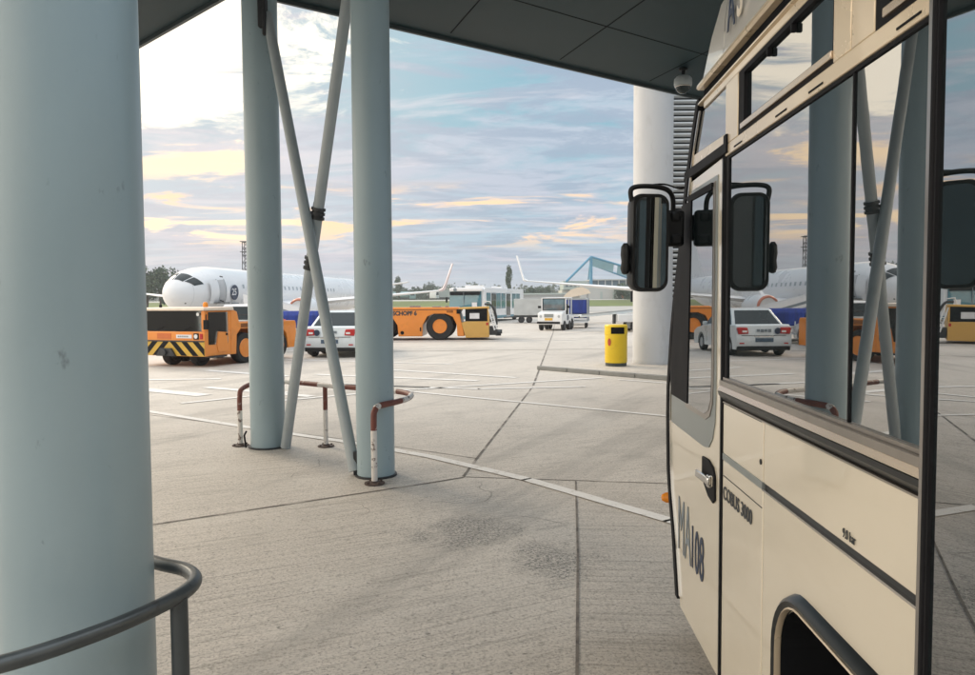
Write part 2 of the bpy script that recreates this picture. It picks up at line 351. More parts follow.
    def build(s, name, mats, parent=None, smooth=True, bevel=0, seg=2, fix=True, mtx=None):
        me = bpy.data.meshes.new(name); me.from_pydata(s.v, [], s.f); 
        for M in (mats if isinstance(mats, (list, tuple)) else [mats]): me.materials.append(M)
        for p, i in zip(me.polygons, s.mi): p.material_index = i
        if fix:
            import bmesh
            bm = bmesh.new(); bm.from_mesh(me); bmesh.ops.recalc_face_normals(bm, faces=bm.faces); bm.to_mesh(me); bm.free()
        if smooth:
            me.shade_smooth(); me.set_sharp_from_angle(angle=R(38))
        me.update()
        o = bpy.data.objects.new(name, me); COL.objects.link(o)
        if mtx is not None: o.matrix_local = mtx
        if parent: o.parent = parent
        if bevel:
            b = o.modifiers.new('bevel', 'BEVEL'); b.width = bevel; b.segments = seg; b.limit_method = 'ANGLE'; b.angle_limit = R(40)
        return o
def tag(o, label=None, cat=None, group=None, kind=None):
    if label: o['label'] = label
    if cat: o['category'] = cat
    if group: o['group'] = group
    if kind: o['kind'] = kind
    return o
def thing(name, label, cat, loc=(0, 0, 0), rz=0, group=None):
    o = bpy.data.objects.new(name, None); COL.objects.link(o); o.empty_display_size = .3
    o.location = loc; o.rotation_euler = (0, 0, R(rz)); return tag(o, label, cat, group)
def copy_tree(o, parent=None):
    c = o.copy(); COL.objects.link(c); c.parent = parent
    for ch in [k for k in o.children]: copy_tree(ch, c)
    return c
def smooth_path(pts, k=6):
    pts = [Vector(p) for p in pts]; out = []
    for i in range(len(pts)-1):
        p0, p1, p2, p3 = pts[max(i-1, 0)], pts[i], pts[i+1], pts[min(i+2, len(pts)-1)]
        for j in range(k):
            t = j/k; out.append(.5*((2*p1)+(p2-p0)*t+(2*p0-5*p1+4*p2-p3)*t*t+(3*p1-p0-3*p2+p3)*t*t*t))
    out.append(pts[-1]); return out
def text(s, size, M, parent, origin, xdir, ydir, name='lettering', sx=1.0, bold=0.0, depth=.0015):
    cu = bpy.data.curves.new('t', 'FONT'); cu.body = s; cu.size = size; cu.offset = bold; cu.extrude = depth; cu.resolution_u = 3
    to = bpy.data.objects.new('t', cu); COL.objects.link(to); dg = bpy.context.evaluated_depsgraph_get()
    me = bpy.data.meshes.new_from_object(to.evaluated_get(dg)); bpy.data.objects.remove(to); me.materials.clear(); me.materials.append(M)
    X = Vector(xdir).normalized(); Y = Vector(ydir).normalized(); Z = X.cross(Y)
    mt = Matrix((X*sx, Y, Z)).transposed().to_4x4(); mt.translation = Vector(origin); me.transform(mt); me.name = name
    o = bpy.data.objects.new(name, me); COL.objects.link(o)
    if parent: o.parent = parent
    return o
def wheel(parent, c, r, w, rim_m, ax='x', rim_r=.58, hub=True):
    h = w/2
    t = B().lathe([(r*.60, -h*.8), (r*.9, -h), (r*.97, -h*.8), (r, -h*.45), (r, h*.45), (r*.97, h*.8), (r*.9, h), (r*.60, h*.8)], (0, 0, 0), ax, 26)
    o = t.build('wheel', tyre_m, parent); o.location = c
    b = B()
    for sgn in (-1, 1):
        b.lathe([(r*rim_r, sgn*h*.86), (r*rim_r*.95, sgn*h*.98), (r*rim_r*.84, sgn*h*.72), (r*rim_r*.66, sgn*h*.60)], (0, 0, 0), ax, 22); b.cur = 1; b.lathe([(r*rim_r*.66, sgn*h*.60), (r*rim_r*.52, sgn*h*.55), (r*rim_r*.50, sgn*h*.60)], (0, 0, 0), ax, 22); b.cur = 0
        b.lathe([(r*rim_r*.50, sgn*h*.60), (r*rim_r*.44, sgn*h*.92), (r*rim_r*.2, sgn*h*.95), (0.0005, sgn*h*.97)], (0, 0, 0), ax, 18)
    b.build('rim', [rim_m, steel_dark], o)
    return o

# ------------------------------------------------------------------ ground
def sheet(name, poly, z, M, kind='structure'):
    b = B(); b.add([(x, y, z) for x, y in poly], [tuple(range(len(poly)))])
    o = b.build(name, M, None, smooth=False, fix=False)
    if o.data.polygons[0].normal.z < 0: o.data.flip_normals()
    return tag(o, kind=kind)
sheet('ground', [(-2500, -60), (2500, -60), (2500, 4500), (-2500, 4500)], 0, ground_m)
def terrain(name, y0, y1, dz, M):
    b = B(); ys = [y0+(y1-y0)*k/24 for k in range(25)] if y1 < 400 else [y0+(y1-y0)*(k/24)**3 for k in range(25)]
    rise = lambda y: 2.3*(lambda t: t*t*(3-2*t))(max(0, min(1, (y-124)/44)))
    b.rings([[(-1500, y, rise(y)+dz), (1500, y, rise(y)+dz)] for y in ys], closed=False)
    o = b.build(name, M, None, smooth=False, fix=False)
    if o.data.polygons[0].normal.z < 0: o.data.flip_normals()
    return tag(o, kind='structure')
terrain('far_apron', 124.2, 170, .03, road_m)
terrain('grass_field', 141, 1900, .06, grass_m)
sheet('far_road', [(-900, 196), (900, 196), (900, 214), (-900, 214)], 2.43, road_m)
def lineset(name, segs, z, M):
    b = B(); z0_ = z
    for pts, w in segs:
        for i in range(len(pts)-1):
            a, c = Vector((*pts[i], 0)), Vector((*pts[i+1], 0)); d = (c-a).normalized(); n = Vector((-d.y, d.x, 0))*w/2
            ex = d*w*.25 if i < len(pts)-2 else d*0
            b.add([(a-n)+Vector((0, 0, z)), (c+ex-n)+Vector((0, 0, z)), (c+ex+n)+Vector((0, 0, z)), (a+n)+Vector((0, 0, z))], [(0, 1, 2, 3)])
            z = z0_+.0004*((z-z0_)//.0004+1) if z-z0_ < .0019 else z0_
    return tag(b.build(name, M, None, smooth=False, fix=False), kind='structure')
lineset('painted_lines', [
    ([(-9.0, 14.6), (-5.62, 11.89), (-3.35, 10.2), (-1.66, 9.02), (-.66, 8.2), (.37, 7.12), (1.43, 5.75), (2.2, 4.6)], .13),
    ([(-1.75, 14.45), (-1.48, 14.22), (2.73, 10.99), (5.5, 8.8)], .12),
    ([(-1.9, 14.4), (2.61, 16.61)], .14),
    ([(-4.2, 17.8), (-.22, 16.14)], .20), ([(-3.4, 19.5), (.67, 16.75)], .18), ([(-4.9, 16.3), (-1.2, 14.9)], .20),
    ([(-7.25, 15.0), (-5.4, 13.85)], .36), ([(-5.9, 15.2), (-3.3, 13.6)], .24), ([(-5.4, 12.75), (-3.9, 14.3)], .16),
    ([(-8.6, 16.7), (-6.2, 16.9)], .22), ([(-4.8, 17.4), (-7.4, 19.1)], .26), ([(-3.9, 12.9), (-1.9, 14.4)], .15),
    ([(-3.2, 15.6), (-.2, 14.6), (2.0, 14.9)], .14), ([(2.9, 16.2), (5.2, 14.3)], .12),
    ([(-1, 20.5), (-9, 23.6)], .15), ([(-20, 31), (4, 33)], .15), ([(3.5, 40), (14, 37.5)], .15),
], .0065, line_m)
lineset('slab_joints', [
    ([(-6.5, 3.35), (-2.71, 5.69), (-.57, 7.0), (-.25, 7.22)], .035),
    ([(-.25, 7.24), (1.56, 6.95), (3.2, 6.6)], .018),
    ([(-.25, 7.26), (-.13, 8.08), (.92, 14.93)], .03), ([(.95, 15.2), (3.66, 40.7), (6.5, 70)], .045),
    ([(-9, 26.05), (-3.38, 26.1), (4.28, 26.75), (14, 27.6)], .12), ([(-26, 24.4), (-9, 26.0)], .10),
    ([(-.13, 8.1), (-2.3, 9.6), (-6.4, 12.1)], .015), ([(-12, 33), (14, 35.2)], .05),
], .002, joint_m)
lineset('slab_joint_worn', [([(.85, 7.03), (.62, 5.0), (.41, 3.34), (.2, 1.6), (-.15, -1.2)], .016)], .0045, joint_light)
# fine cracks by the columns
crk = []
random.seed(3)
def crack(x, y, a, L, n):
    pts = [(x, y)]
    for i in range(n):
        a += random.uniform(-.6, .6); x += math.cos(a)*L/n; y += math.sin(a)*L/n; pts.append((x, y))
    return pts
crk += [(crack(-1.9, 8.1, -1.0, .9, 14), .005), (crack(-1.75, 7.5, -.2, .5, 9), .004), (crack(-.5, 6.3, .15, 1.2, 18), .004), (crack(.2, 5.9, -.3, .5, 9), .004), (crack(-1.1, 5.9, .3, 1.1, 16), .0035)]
lineset('ground_cracks', crk, .0022, mat('crack_dark', (.17, .16, .145), .9))

# ------------------------------------------------------------------ canopy, columns, terminal
CZ = 5.6
cp = bpy.data.objects.new('canopy', None); COL.objects.link(cp)
tag(cp, 'dark flat canopy roof overhead with a notch open to the sky', 'canopy')
poly = [(-3.05, 9.085), (-5.22, 11.06), (-6.4, 12.13), (-8.6, 9.7), (-3.4, -1.5), (-1.05, -1.5), (-1.05, 2.4), (16, 13.2), (16, 22.3), (3.97, 13.95)]  # unseen left and rear outline shaped to shade near column, let side light in
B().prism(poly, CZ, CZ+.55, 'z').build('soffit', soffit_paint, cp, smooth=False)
# fascia lip, proud of the slab edge
def lip(a, b_, z0, z1, t):
    a, b_ = Vector((*a, 0)), Vector((*b_, 0)); d = (b_-a).normalized(); n = Vector((-d.y, d.x, 0))
    if n.y < 0: n = -n
    bx = B(); vs = [a+n*.003, b_+n*.003, b_+n*t, a+n*t]
    return bx.prism([(v.x, v.y) for v in vs], z0, z1, 'z').build('fascia', fascia_paint, cp, smooth=False)
lip((-3.03, 9.10), (3.97, 13.95), CZ-.05, CZ+.62, .05); lip((3.975, 13.955), (16, 22.3), CZ-.05, CZ+.62, .05)
lip((-3.07, 9.105), (-5.22, 11.06), CZ-.05, CZ+.62, .05); lip((-5.225, 11.065), (-6.4, 12.13), CZ-.05, CZ+.62, .05)
sm = B()
dA = Vector((.821, .571, 0)); dB = Vector((-.74, .673, 0))
def seam_line(p, d, L, w=.018):
    a = Vector((*p, 0)); e = a+d*L; n = Vector((-d.y, d.x, 0))*w/2
    sm.prism([((a-n).x, (a-n).y), ((e-n).x, (e-n).y), ((e+n).x, (e+n).y), ((a+n).x, (a+n).y)], CZ-.003, CZ+.01, 'z')
for k in range(1, 6):
    q = Vector((-3.05, 9.085, 0))-Vector((-dA.y, dA.x, 0))*1.6*k; seam_line((q.x-dA.x*.2, q.y-dA.y*.2), dA, 11 if k < 4 else 7)
for k in range(0, 6):
    q = Vector((-.55, 10.75, 0))+dA*2.05*k+Vector((.05, -.1, 0)); d2 = Vector((.35, -.937, 0)); seam_line((q.x, q.y), d2, 9)
for k in range(1, 4):
    q = Vector((-3.3, 8.9, 0))-Vector((dB.y, -dB.x, 0))*1.1*k; seam_line((q.x, q.y), dB, 3.6)
sm.build('panel_seam', black_gap, cp, smooth=False)

def column(loc, r, label):
    t = thing('support_column', label, 'column', (loc[0], loc[1], 0), 0, 'steel columns under the canopy')
    B().lathe([(r, .0), (r, CZ-.002)], (0, 0, 0), 'z', 64).build('shaft', column_paint, t)
    return t
c1 = column((-1.43, 2.50), .240, 'massive pale blue steel column in the left foreground behind the grey bent rail')
c2 = column((-2.69, 8.86), .205, 'farther left pale steel column of the braced pair beside the orange tug')
c3 = column((-1.14, 7.34), .190, 'nearer right pale steel column of the braced pair with hooked rail round its foot')
B().lathe([(.205+.03, .0), (.205+.03, .018)], (0, 0, 0), 'z', 40).build('base_plate', steel_dark, c2)
B().lathe([(.21, .0), (.21, .02)], (0, 0, 0), 'z', 40).build('base_plate', steel_dark, c3)
bb_ = B().box((.1, -.2, 5.12), (.09, .12, .34)); bb_.box((.13, -.25, 5.0), (.04, .05, .3)); bb_.build('bracket', steel_dark, c2, bevel=.008)
B().tube([(-.22, -.16, .02), (-.235, -.17, .17), (-.21, -.16, .22)], .012, 8).build('earth_cable', rubber, c2)
B().box((-.2, .02, .12), (.06, .05, .24)).build('bracket', steel_dark, c3, bevel=.006)
# crossed braces
def brace(a, b_, label):
    a, b_ = Vector(a), Vector(b_); t = thing('diagonal_brace', label, 'brace', a, 0, 'crossed tube braces between the columns')
    B().tube([(0, 0, 0), b_-a], .060, 20).build('tube', brace_paint, t); return t, (b_-a)
t1, v1 = brace((-2.44, 8.72, .02), (-1.30, 7.52, 5.4), 'tube brace rising from the far column foot to the near column top')
t2, v2 = brace((-1.36, 7.36, .04), (-2.55, 8.70, 5.12), 'tube brace rising from the near column foot to the far column top')
def clevis(p, frac, v, L, w):
    d = v.normalized(); c = v*frac; b = B()
    b.tube([c-d*L/2, c+d*L/2], w, 14); 
    for k in (-.5, 0., .5): b.tube([c+d*L*k*.9-d*.014, c+d*L*k*.9+d*.014], w*1.22, 14)
    b.build('joint_sleeve', steel_dark, p)
clevis(t1, .405, v1, .13, .066); clevis(t1, .505, v1, .11, .066)
d1 = v1.normalized(); sidev = d1.cross(Vector((0, 1, 0))).normalized()
gp = B(); c0 = v1*.455
gp.add([c0+d1*(-.30)+sidev*.01, c0+d1*.05+sidev*.075, c0+d1*.40+sidev*.065, c0+d1*.38+sidev*.052, c0+d1*(-.1)-sidev*.02,
        c0+d1*(-.30)+sidev*.01+Vector((0, .012, 0)), c0+d1*.05+sidev*.075+Vector((0, .012, 0)), c0+d1*.40+sidev*.065+Vector((0, .012, 0)), c0+d1*.38+sidev*.052+Vector((0, .012, 0)), c0+d1*(-.1)-sidev*.02+Vector((0, .012, 0))],
       [(0, 1, 2, 3, 4), (9, 8, 7, 6, 5), (0, 5, 6, 1), (1, 6, 7, 2), (2, 7, 8, 3), (3, 8, 9, 4), (4, 9, 5, 0)])
gp.build('gusset_plate', steel_dark, t1)

# guard rails
gr = thing('guard_rail', 'red and white bent tube rail hooked round the braced columns', 'guard rail', (-1.1, 6.98, 0))
path = [(-1.10, 6.98, .01), (-1.10, 6.98, .3), (-1.10, 6.98, .64), (-1.09, 7.0, .71), (-1.06, 7.06, .745), (-.93, 7.3, .75), (-.84, 7.55, .75), (-.83, 7.85, .75), (-.95, 8.1, .75), (-1.15, 8.28, .75),
        (-1.5, 8.52, .75), (-1.98, 8.84, .75), (-2.4, 9.16, .75), (-2.75, 9.34, .75), (-2.95, 9.25, .74), (-3.04, 9.02, .70), (-3.05, 8.93, .62), (-3.05, 8.92, .3), (-3.05, 8.92, .01)]
pts = [Vector(p)-Vector((-1.1, 6.98, 0)) for p in smooth_path(path, 5)]
acc = 0; ml = []
for i in range(len(pts)-1):
    p = pts[i]; z = p.z; acc += (pts[i+1]-pts[i]).length
    if z < .45: ml.append(0)
    elif z < .72: ml.append(1)
    else: ml.append(1 if int((acc+.05)/.42) % 2 == 0 else 0)
B().tube(pts, .030, 14, ml).build('rail_tube', [rail_white, rail_red], gr)
mp_ = Vector((-1.98, 8.84, 0))-Vector((-1.1, 6.98, 0))
B().tube([mp_+Vector((0, 0, .01)), mp_+Vector((0, 0, .45)), mp_+Vector((0, 0, .735))], .028, 14, [0, 1]).build('post', [rail_white, rail_red], gr)
for q in ((0, 0, 0), tuple(mp_), (-1.95, 1.94, 0)):
    f = B().lathe([(.10, 0), (.10, .012), (.04, .016), (.036, .03)], (q[0], q[1], .002), 'z', 18)
    for k in range(4): f.lathe([(.012, .012), (.012, .028)], (q[0]+.075*math.cos(k*1.57+.7), q[1]+.075*math.sin(k*1.57+.7), .002), 'z', 6)
    f.build('foot_flange', mat('rusty_flange', (.075, .05, .042), .7, 0, .3, 10), gr)
g2 = thing('guard_rail', 'bare grey steel rail curving round the massive foreground column', 'guard rail', (-1.065, 2.46, 0))
path = [(-1.86, 1.78, .01), (-1.86, 1.78, .3), (-1.86, 1.78, .62), (-1.84, 1.785, .71), (-1.76, 1.81, .748), (-1.6, 1.87, .75), (-1.36, 1.99, .75), (-1.18, 2.2, .75), (-1.075, 2.42, .75), (-1.06, 2.58, .75), (-1.14, 2.70, .75), (-1.32, 2.80, .75), (-1.75, 3.1, .75), (-2.5, 3.66, .75), (-2.62, 3.75, .71), (-2.65, 3.77, .62), (-2.65, 3.77, .3), (-2.65, 3.77, .01)]
B().tube([Vector(p)-Vector((-1.065, 2.46, 0)) for p in smooth_path(path, 8)], .0255, 18).build('rail_tube', mat('rail_galv', (.10, .112, .117), .36, .55, .15, 9, .06, 60, dirt=(.06, .06, .06), dirt_amt=.85, dscale=20, dlo=.6, dhi=.68), g2)
B().tube([(0, 0, .005), (0, 0, .742)], .029, 18).build('post', rail_grey, g2)
B().lathe([(.09, 0), (.09, .012), (.03, .014)], (0, 0, .002), 'z', 18).build('foot_flange', steel_dark, g2)

# white column, louvred building and kerb island
wc = thing('round_pier', 'thick white round concrete pier by the yellow bin', 'pier', (4.40, 19.45, 0))
B().lathe([(.53, .092), (.53, .20), (.515, .22), (.515, 9.5)], (0, 0, 0), 'z', 56).build('shaft', white_concrete, wc)
lb = thing('louvred_building', 'pale building wall of horizontal louvres beyond the white pier', 'building', (5.0, 20.3, 0))
B().bb(-.1, 14, .06, 1.0, .12, 9.5).bb(4, 14, 1.0, 6, .12, 9.5).build('wall', black_gap, lb, smooth=False)
sl_ = B(); rot = Matrix.Rotation(R(-32), 3, 'X')
for k in range(60): sl_.box((6.95, .0, .3+k*.150), (14.1, .10, .055), rot)
sl_.build('louvre', louvre_paint, lb, smooth=False)
isl = [(1.26, 18.72), (3.95, 15.95), (7.5, 12.4), (16, 14), (16, 27), (4.6, 27), (3.0, 20.6), (1.9, 19.4)]
tag(B().prism([(x, y) for x, y in [(1.40, 18.75), (4.0, 16.12), (7.5, 12.6), (15.9, 14.1), (15.9, 26.9), (4.7, 26.9), (3.1, 20.5), (2.0, 19.3)]], .0, .092, 'z').build('pavement', ground_m, None, smooth=False), kind='structure')
kb = B()
for i in range(4):
    a, b_ = Vector((*isl[i], 0)), Vector((*isl[(i+1) % len(isl)], 0)); d = (b_-a).normalized(); n = Vector((-d.y, d.x, 0)); L = (b_-a).length; k = 0.0
    while k < L-.05:
        e = min(k+1.0, L); p, q = a+d*(k+.006), a+d*(e-.006); kb.prism([(v.x, v.y) for v in (p, q, q+n*.15, p+n*.15)], 0, .10, 'z'); k = e
tag(kb.build('kerb', kerb_m, None, bevel=.012), kind='structure')

# bin
bn = thing('litter_bin', 'yellow round litter bin with dark base beside white pier', 'bin', (3.30, 18.72, .092))
r_ = .285
B().lathe([(r_*.93, .0), (r_*.95, .02), (r_*.95, .085)], (0, 0, 0), 'z', 36).build('base', bin_dark, bn)
B().lathe([(r_*.97, .086), (r_, .11), (r_, .80), (r_*1.02, .805)], (0, 0, 0), 'z', 40).build('body', bin_yellow, bn)
hood = B(); n_ = 40
for k in range(n_):
    a0, a1 = 2*math.pi*k/n_, 2*math.pi*(k+1)/n_; am = (a0+a1)/2
    fr = math.cos(am+math.pi/2)
    rr = r_*1.02
    zz = [.806, 1.03] 
    if fr > .80: zz = [.806, .83]; 
    hood.add([(rr*math.cos(a0), rr*math.sin(a0), zz[0]), (rr*math.cos(a1), rr*math.sin(a1), zz[0]), (rr*math.cos(a1), rr*math.sin(a1), zz[1]), (rr*math.cos(a0), rr*math.sin(a0), zz[1])], [(0, 1, 2, 3)])
    if fr > .80: hood.add([(rr*math.cos(a0), rr*math.sin(a0), 1.0), (rr*math.cos(a1), rr*math.sin(a1), 1.0), (rr*math.cos(a1), rr*math.sin(a1), 1.03), (rr*math.cos(a0), rr*math.sin(a0), 1.03)], [(0, 1, 2, 3)])
hood.lathe([(r_*1.02, 1.03), (r_*.95, 1.06), (0.001, 1.065)], (0, 0, 0), 'z', n_)
hood.build('hood', bin_yellow, bn, fix=False)
B().lathe([(r_*.93, .81), (r_*.93, 1.02)], (0, 0, 0), 'z', 30).build('liner', black_gap, bn)
em = B().lathe([(.001, 0), (.07, 0), (.07, .004), (.001, .004)], (0, 0, 0), 'x', 20).build('emblem', mat('emblem_red', (.45, .06, .02), .5), bn)
em.matrix_local = Matrix.Translation((-.2*1.03, -.2*1.03, .62)) @ Matrix.Rotation(R(225), 4, 'Z') @ Matrix.Diagonal((1, .7, 1.4, 1))

# cctv camera
cc = thing('dome_camera', 'grey dome security camera hanging under the canopy corner', 'camera', (3.27, 12.3, CZ-.006))
B().lathe([(.07, 0), (.07, -.03), (.028, -.035), (.028, -.10), (.05, -.12)], (0, 0, 0), 'z', 18).build('mount', black_plastic, cc)
B().lathe([(.05, -.12), (.11, -.13), (.145, -.17), (.15, -.25), (.14, -.29), (.12, -.29)], (0, 0, 0), 'z', 26).build('housing', cctv_white, cc)
B().lathe([(.125, -.285), (.12, -.32), (.10, -.365), (.055, -.40), (.001, -.41)], (0, 0, 0), 'z', 24).build('dome', veh_glass, cc)
B().lathe([(.13, -.292), (.133, -.30), (.126, -.306)], (0, 0, 0), 'z', 24).build('ring', chrome, cc)

# terminal facade behind the viewpoint
tb = thing('terminal_building', 'terminal facade with tall windows facing the bus stop', 'building', (0, -22, 0))
B().bb(-26, 20, -3, 0, 0, 6.0).build('wall', terminal_m, tb, smooth=False)
for k in range(10): 
    f = B().bb(-20+k*4, -17+k*4, .002, .05, .3, 4.2).build('window', steel_dark, tb, smooth=False); B().bb(-19.9+k*4, -17.1+k*4, .052, .06, .4, 4.1).build('pane', far_glass, f, smooth=False)
B().bb(-1.2, 1.4, .065, .2, 4.4, 4.9).build('fascia_sign', mat('dark_green_sign', (.06, .12, .10), .4), tb, smooth=False)

# ================================================================== near bus
bus = thing('airport_bus', 'large cream airport bus filling the right edge of the photo, mirrored windows', 'bus', (.77*math.cos(R(2.5)), -.77*math.sin(R(2.5)), 0), -2.5)
PROF = [(3.55, .30), (3.65, .60), (3.77, .83), (3.80, 1.14), (3.79, 1.31), (3.70, 1.65), (3.51, 2.04), (3.36, 2.38), (3.15, 2.67), (2.93, 2.92), (2.78, 3.02)]
def prof_y(z):
    for (y0, z0), (y1, z1) in zip(PROF, PROF[1:]):
        if z0 <= z <= z1: return y0+(y1-y0)*(z-z0)/(z1-z0)
    return PROF[0][0] if z < PROF[0][1] else PROF[-1][0]
def zs(a, b_, n=8): return [a+(b_-a)*i/n for i in range(n+1)]
def edge(a, b_, off=0., n=10): return [(prof_y(z)-off, z) for z in zs(a, b_, n)]
def arch(y0, y1, zt, r, zb=.30, n=8):
    pts = [(y0, zb)]
    for k in range(n+1): a = math.pi-k*math.pi/2/n; pts.append((y0+r+r*math.cos(a), zt-r+r*math.sin(a)))
    for k in range(n+1): a = math.pi/2-k*math.pi/2/n; pts.append((y1-r+r*math.cos(a), zt-r+r*math.sin(a)))
    pts.append((y1, zb)); return pts
T = .05
# lower flank between the driver's door and the post, with the wheel arch cut out
A0, A1, AZ = .98, 2.13, .905
b = B(); b.prism([(2.318, .30), (2.318, 1.152), (.2, 1.152), (.2, .30)]+arch(A0, A1, AZ, .17), 0, T); 
b.prism([(2.318, 1.172), (2.318, 1.37), (.2, 1.37), (.2, 1.172)], 0, T)
b.build('side_panel', bus_paint, bus, bevel=.003)
b = B(); b.prism([(2.78, .30), (2.78, 1.152), (2.326, 1.152), (2.326, .30)], 0, T); b.prism([(2.78, 1.172), (2.78, 1.37), (2.326, 1.37), (2.326, 1.172)], 0, T)
b.build('side_panel', bus_paint, bus, bevel=.003)
b = B(); b.prism([(.19, .30), (.19, 1.37), (-9.9, 1.37), (-9.9, .30), (-6.4, .30)]+[(y, z) for y, z in arch(-6.4, -5.2, .905, .17)][1:], 0, T); b.build('side_panel', bus_paint, bus, bevel=.003)
# backing behind joints
b = B(); b.prism([(3.40, .34), (3.40, 2.2), (2.9, 2.9), (-9.8, 2.9), (-9.8, .34), (.9, .34), (.9, 1.02), (2.2, 1.02), (2.2, .34)], .062, 2.94); b.build('interior_shell', black_gap, bus, smooth=False)
# rub strip
b = B(); b.bb(.006, .03, .2, 2.32, 1.150, 1.174); b.build('rub_strip', steel_dark, bus)
b = B(); b.bb(-.006, .008, .2, 2.318, 1.150, 1.156); b.build('rub_strip', chrome, bus)
b = B(); b.bb(-.003, .02, 2.325, 2.775, 1.150, 1.174); b.build('rub_strip', bus_grey, bus)
B().bb(-.0015, .01, 2.33, 2.77, 1.088, 1.091).build('panel_line', steel_dark, bus); B().bb(-.0015, .01, 2.345, 2.77, 1.362, 1.3685).build('panel_line', steel_dark, bus)
B().lathe([(.009, -.003), (.009, .004)], (0, 2.345, 1.235), 'x', 12).build('lock', black_plastic, bus)
# belt moulding under the windows
b = B(); b.cur = 0; b.prism([(0.01, 1.452), (-.006, 1.448), (-.024, 1.414), (.01, 1.412)], 1.372, 2.775, 'y'); b.cur = 1; b.prism([(.01, 1.4115), (-.024, 1.4115), (-.02, 1.396), (.002, 1.372), (.01, 1.372)], 1.372, 2.775, 'y')
b.build('belt_moulding', [bronze_alu, dark_alu], bus, smooth=False)
b = B(); b.bb(-.018, .0, 1.372, 2.775, 1.4325, 1.4518); b.bb(-.004, .02, 1.372, 2.775, 1.4525, 1.462); b.bb(-.004, .004, 1.372, 2.775, 1.366, 1.371); b.build('belt_gasket', post_alu, bus)
# wheel arch trim and well
o_ = arch(A0-.040, A1+.040, AZ+.038, .20); i_ = arch(A0, A1, AZ, .17); b = B()
rs = []
for (yo, zo), (yi, zi) in zip(o_, i_): rs.append([(.0, yo, zo), (-.022, yo*.75+yi*.25, zo*.75+zi*.25), (-.03, (yo+yi)/2, (zo+zi)/2), (-.024, yo*.15+yi*.85, zo*.15+zi*.85), (.03, yi, zi)])
b.rings(rs, closed=False); b.build('wheel_arch_trim', dark_alu, bus)
rs = [[(-.0245, yi+(yo-yi)*.12, zi+(zo-zi)*.12), (-.027, yi, zi), (-.012, yi+(yi-yo)*.04, zi+(zi-zo)*.04), (-.008, yi, zi)] for (yo, zo), (yi, zi) in zip(o_, i_)]
B().rings(rs, closed=False).build('wheel_arch_lip', bus_frame, bus)
b = B(); rs = [[(-.010, y+(1.555-y)*.012, z-.004), (.60, y+(1.555-y)*.012, z-.004)] for y, z in i_]; b.rings(rs, closed=False); b.prism(i_, .60, .62); b.build('wheel_well', black_gap, bus, smooth=False)
wheel(bus, (.27, 1.56, .48), .48, .28, steel_dark); wheel(bus, (.27, -5.8, .48), .48, .28, steel_dark)
wheel(bus, (2.73, 1.56, .48), .48, .28, steel_dark); wheel(bus, (2.73, -5.8, .48), .48, .28, steel_dark)
# window band
glass_x = (.006, .016)
w = B().bb(*glass_x, 1.7485, 2.742, 1.462, 2.272).build('window', bus_glass, bus, smooth=False)
w = B().bb(*glass_x, 1.372, 1.7405, 1.462, 2.272).build('window', bus_glass, bus, smooth=False)
b = B(); b.bb(.002, .02, 1.741, 1.748, 1.462, 2.272); b.bb(.001, .02, 2.7425, 2.777, 1.372, 2.30); b.bb(.001, .02, 1.372, 2.742, 2.2725, 2.282); b.build('window_gasket', rubber, bus)
for k in range(6):
    y = .15-k*1.65; B().bb(.004, .016, y-1.6, y, 1.462, 2.272).build('window', bus_glass, bus, smooth=False)
B().bb(0, .04, -9.9, .2, 1.372, 1.46).build('window_frame', dark_alu, bus)
# upper frame: transom, pillars, top rail
b = B(); b.bb(-.004, .04, 1.372, 2.775, 2.283, 2.326); b.bb(-.004, .04, 1.372, 3.10, 2.545, 2.572)
b.bb(-.004, .04, 2.625, 2.775, 2.326, 2.545); b.bb(-.004, .04, 1.7505, 1.845, 2.326, 2.545); b.bb(-.004, .04, 1.638, 1.7465, 2.326, 2.545); b.build('window_frame', bus_frame, bus, bevel=.003)
def hopper(y0, y1):
    f = B(); f.bb(-.001, .03, y0, y1, 2.3265, 2.345); f.bb(-.001, .03, y1-.06, y1, 2.345, 2.545); f.bb(-.0005, .03, y0, y0+.01, 2.345, 2.545); f.bb(-.001, .03, y0+.01, y1-.06, 2.528, 2.545)
    fo = f.build('hopper_window', rubber, bus)
    B().bb(.012, .02, y0+.01, y1-.06, 2.357, 2.527).build('pane', bus_glass, fo, smooth=False)
    f = B(); f.bb(-.010, .012, y0+.0, y1-.045, 2.338, 2.358); f.build('sill_rail', bronze_alu, fo, bevel=.002)
    for q in (-.10, .10): B().bb(-.004, .0118, (y0+y1)/2+q-.012, (y0+y1)/2+q, 2.502, 2.527).build('catch', rubber, fo, bevel=.003)
hopper(1.846, 2.624); hopper(.9, 1.637)
for y in (2.62, 2.2, 1.95, 1.5): B().bb(-.006, .0, y-.05, y+.04, 2.2935, 2.2985).build('drain_slot', rubber, bus)
# quarter light over the driver's door
b = B(); b.prism([(3.30, 2.39), (2.78, 2.37), (2.78, 2.543), (3.17, 2.543)], .004, .016); b.build('quarter_window', bus_glass, bus, smooth=False)
b = B(); b.prism([(3.36, 2.335), (2.776, 2.335), (2.776, 2.368), (3.30, 2.388), (3.36, 2.39)], -.003, .03); b.build('window_frame', bus_frame, bus, bevel=.002)
b = B(); b.prism([(3.43, 2.30), (2.78, 2.292), (2.74, 2.292), (2.74, 2.36), (2.776, 2.36), (2.776, 2.332), (3.41, 2.338)], -.012, .02); b.build('door_top_seal', rubber, bus, bevel=.003)
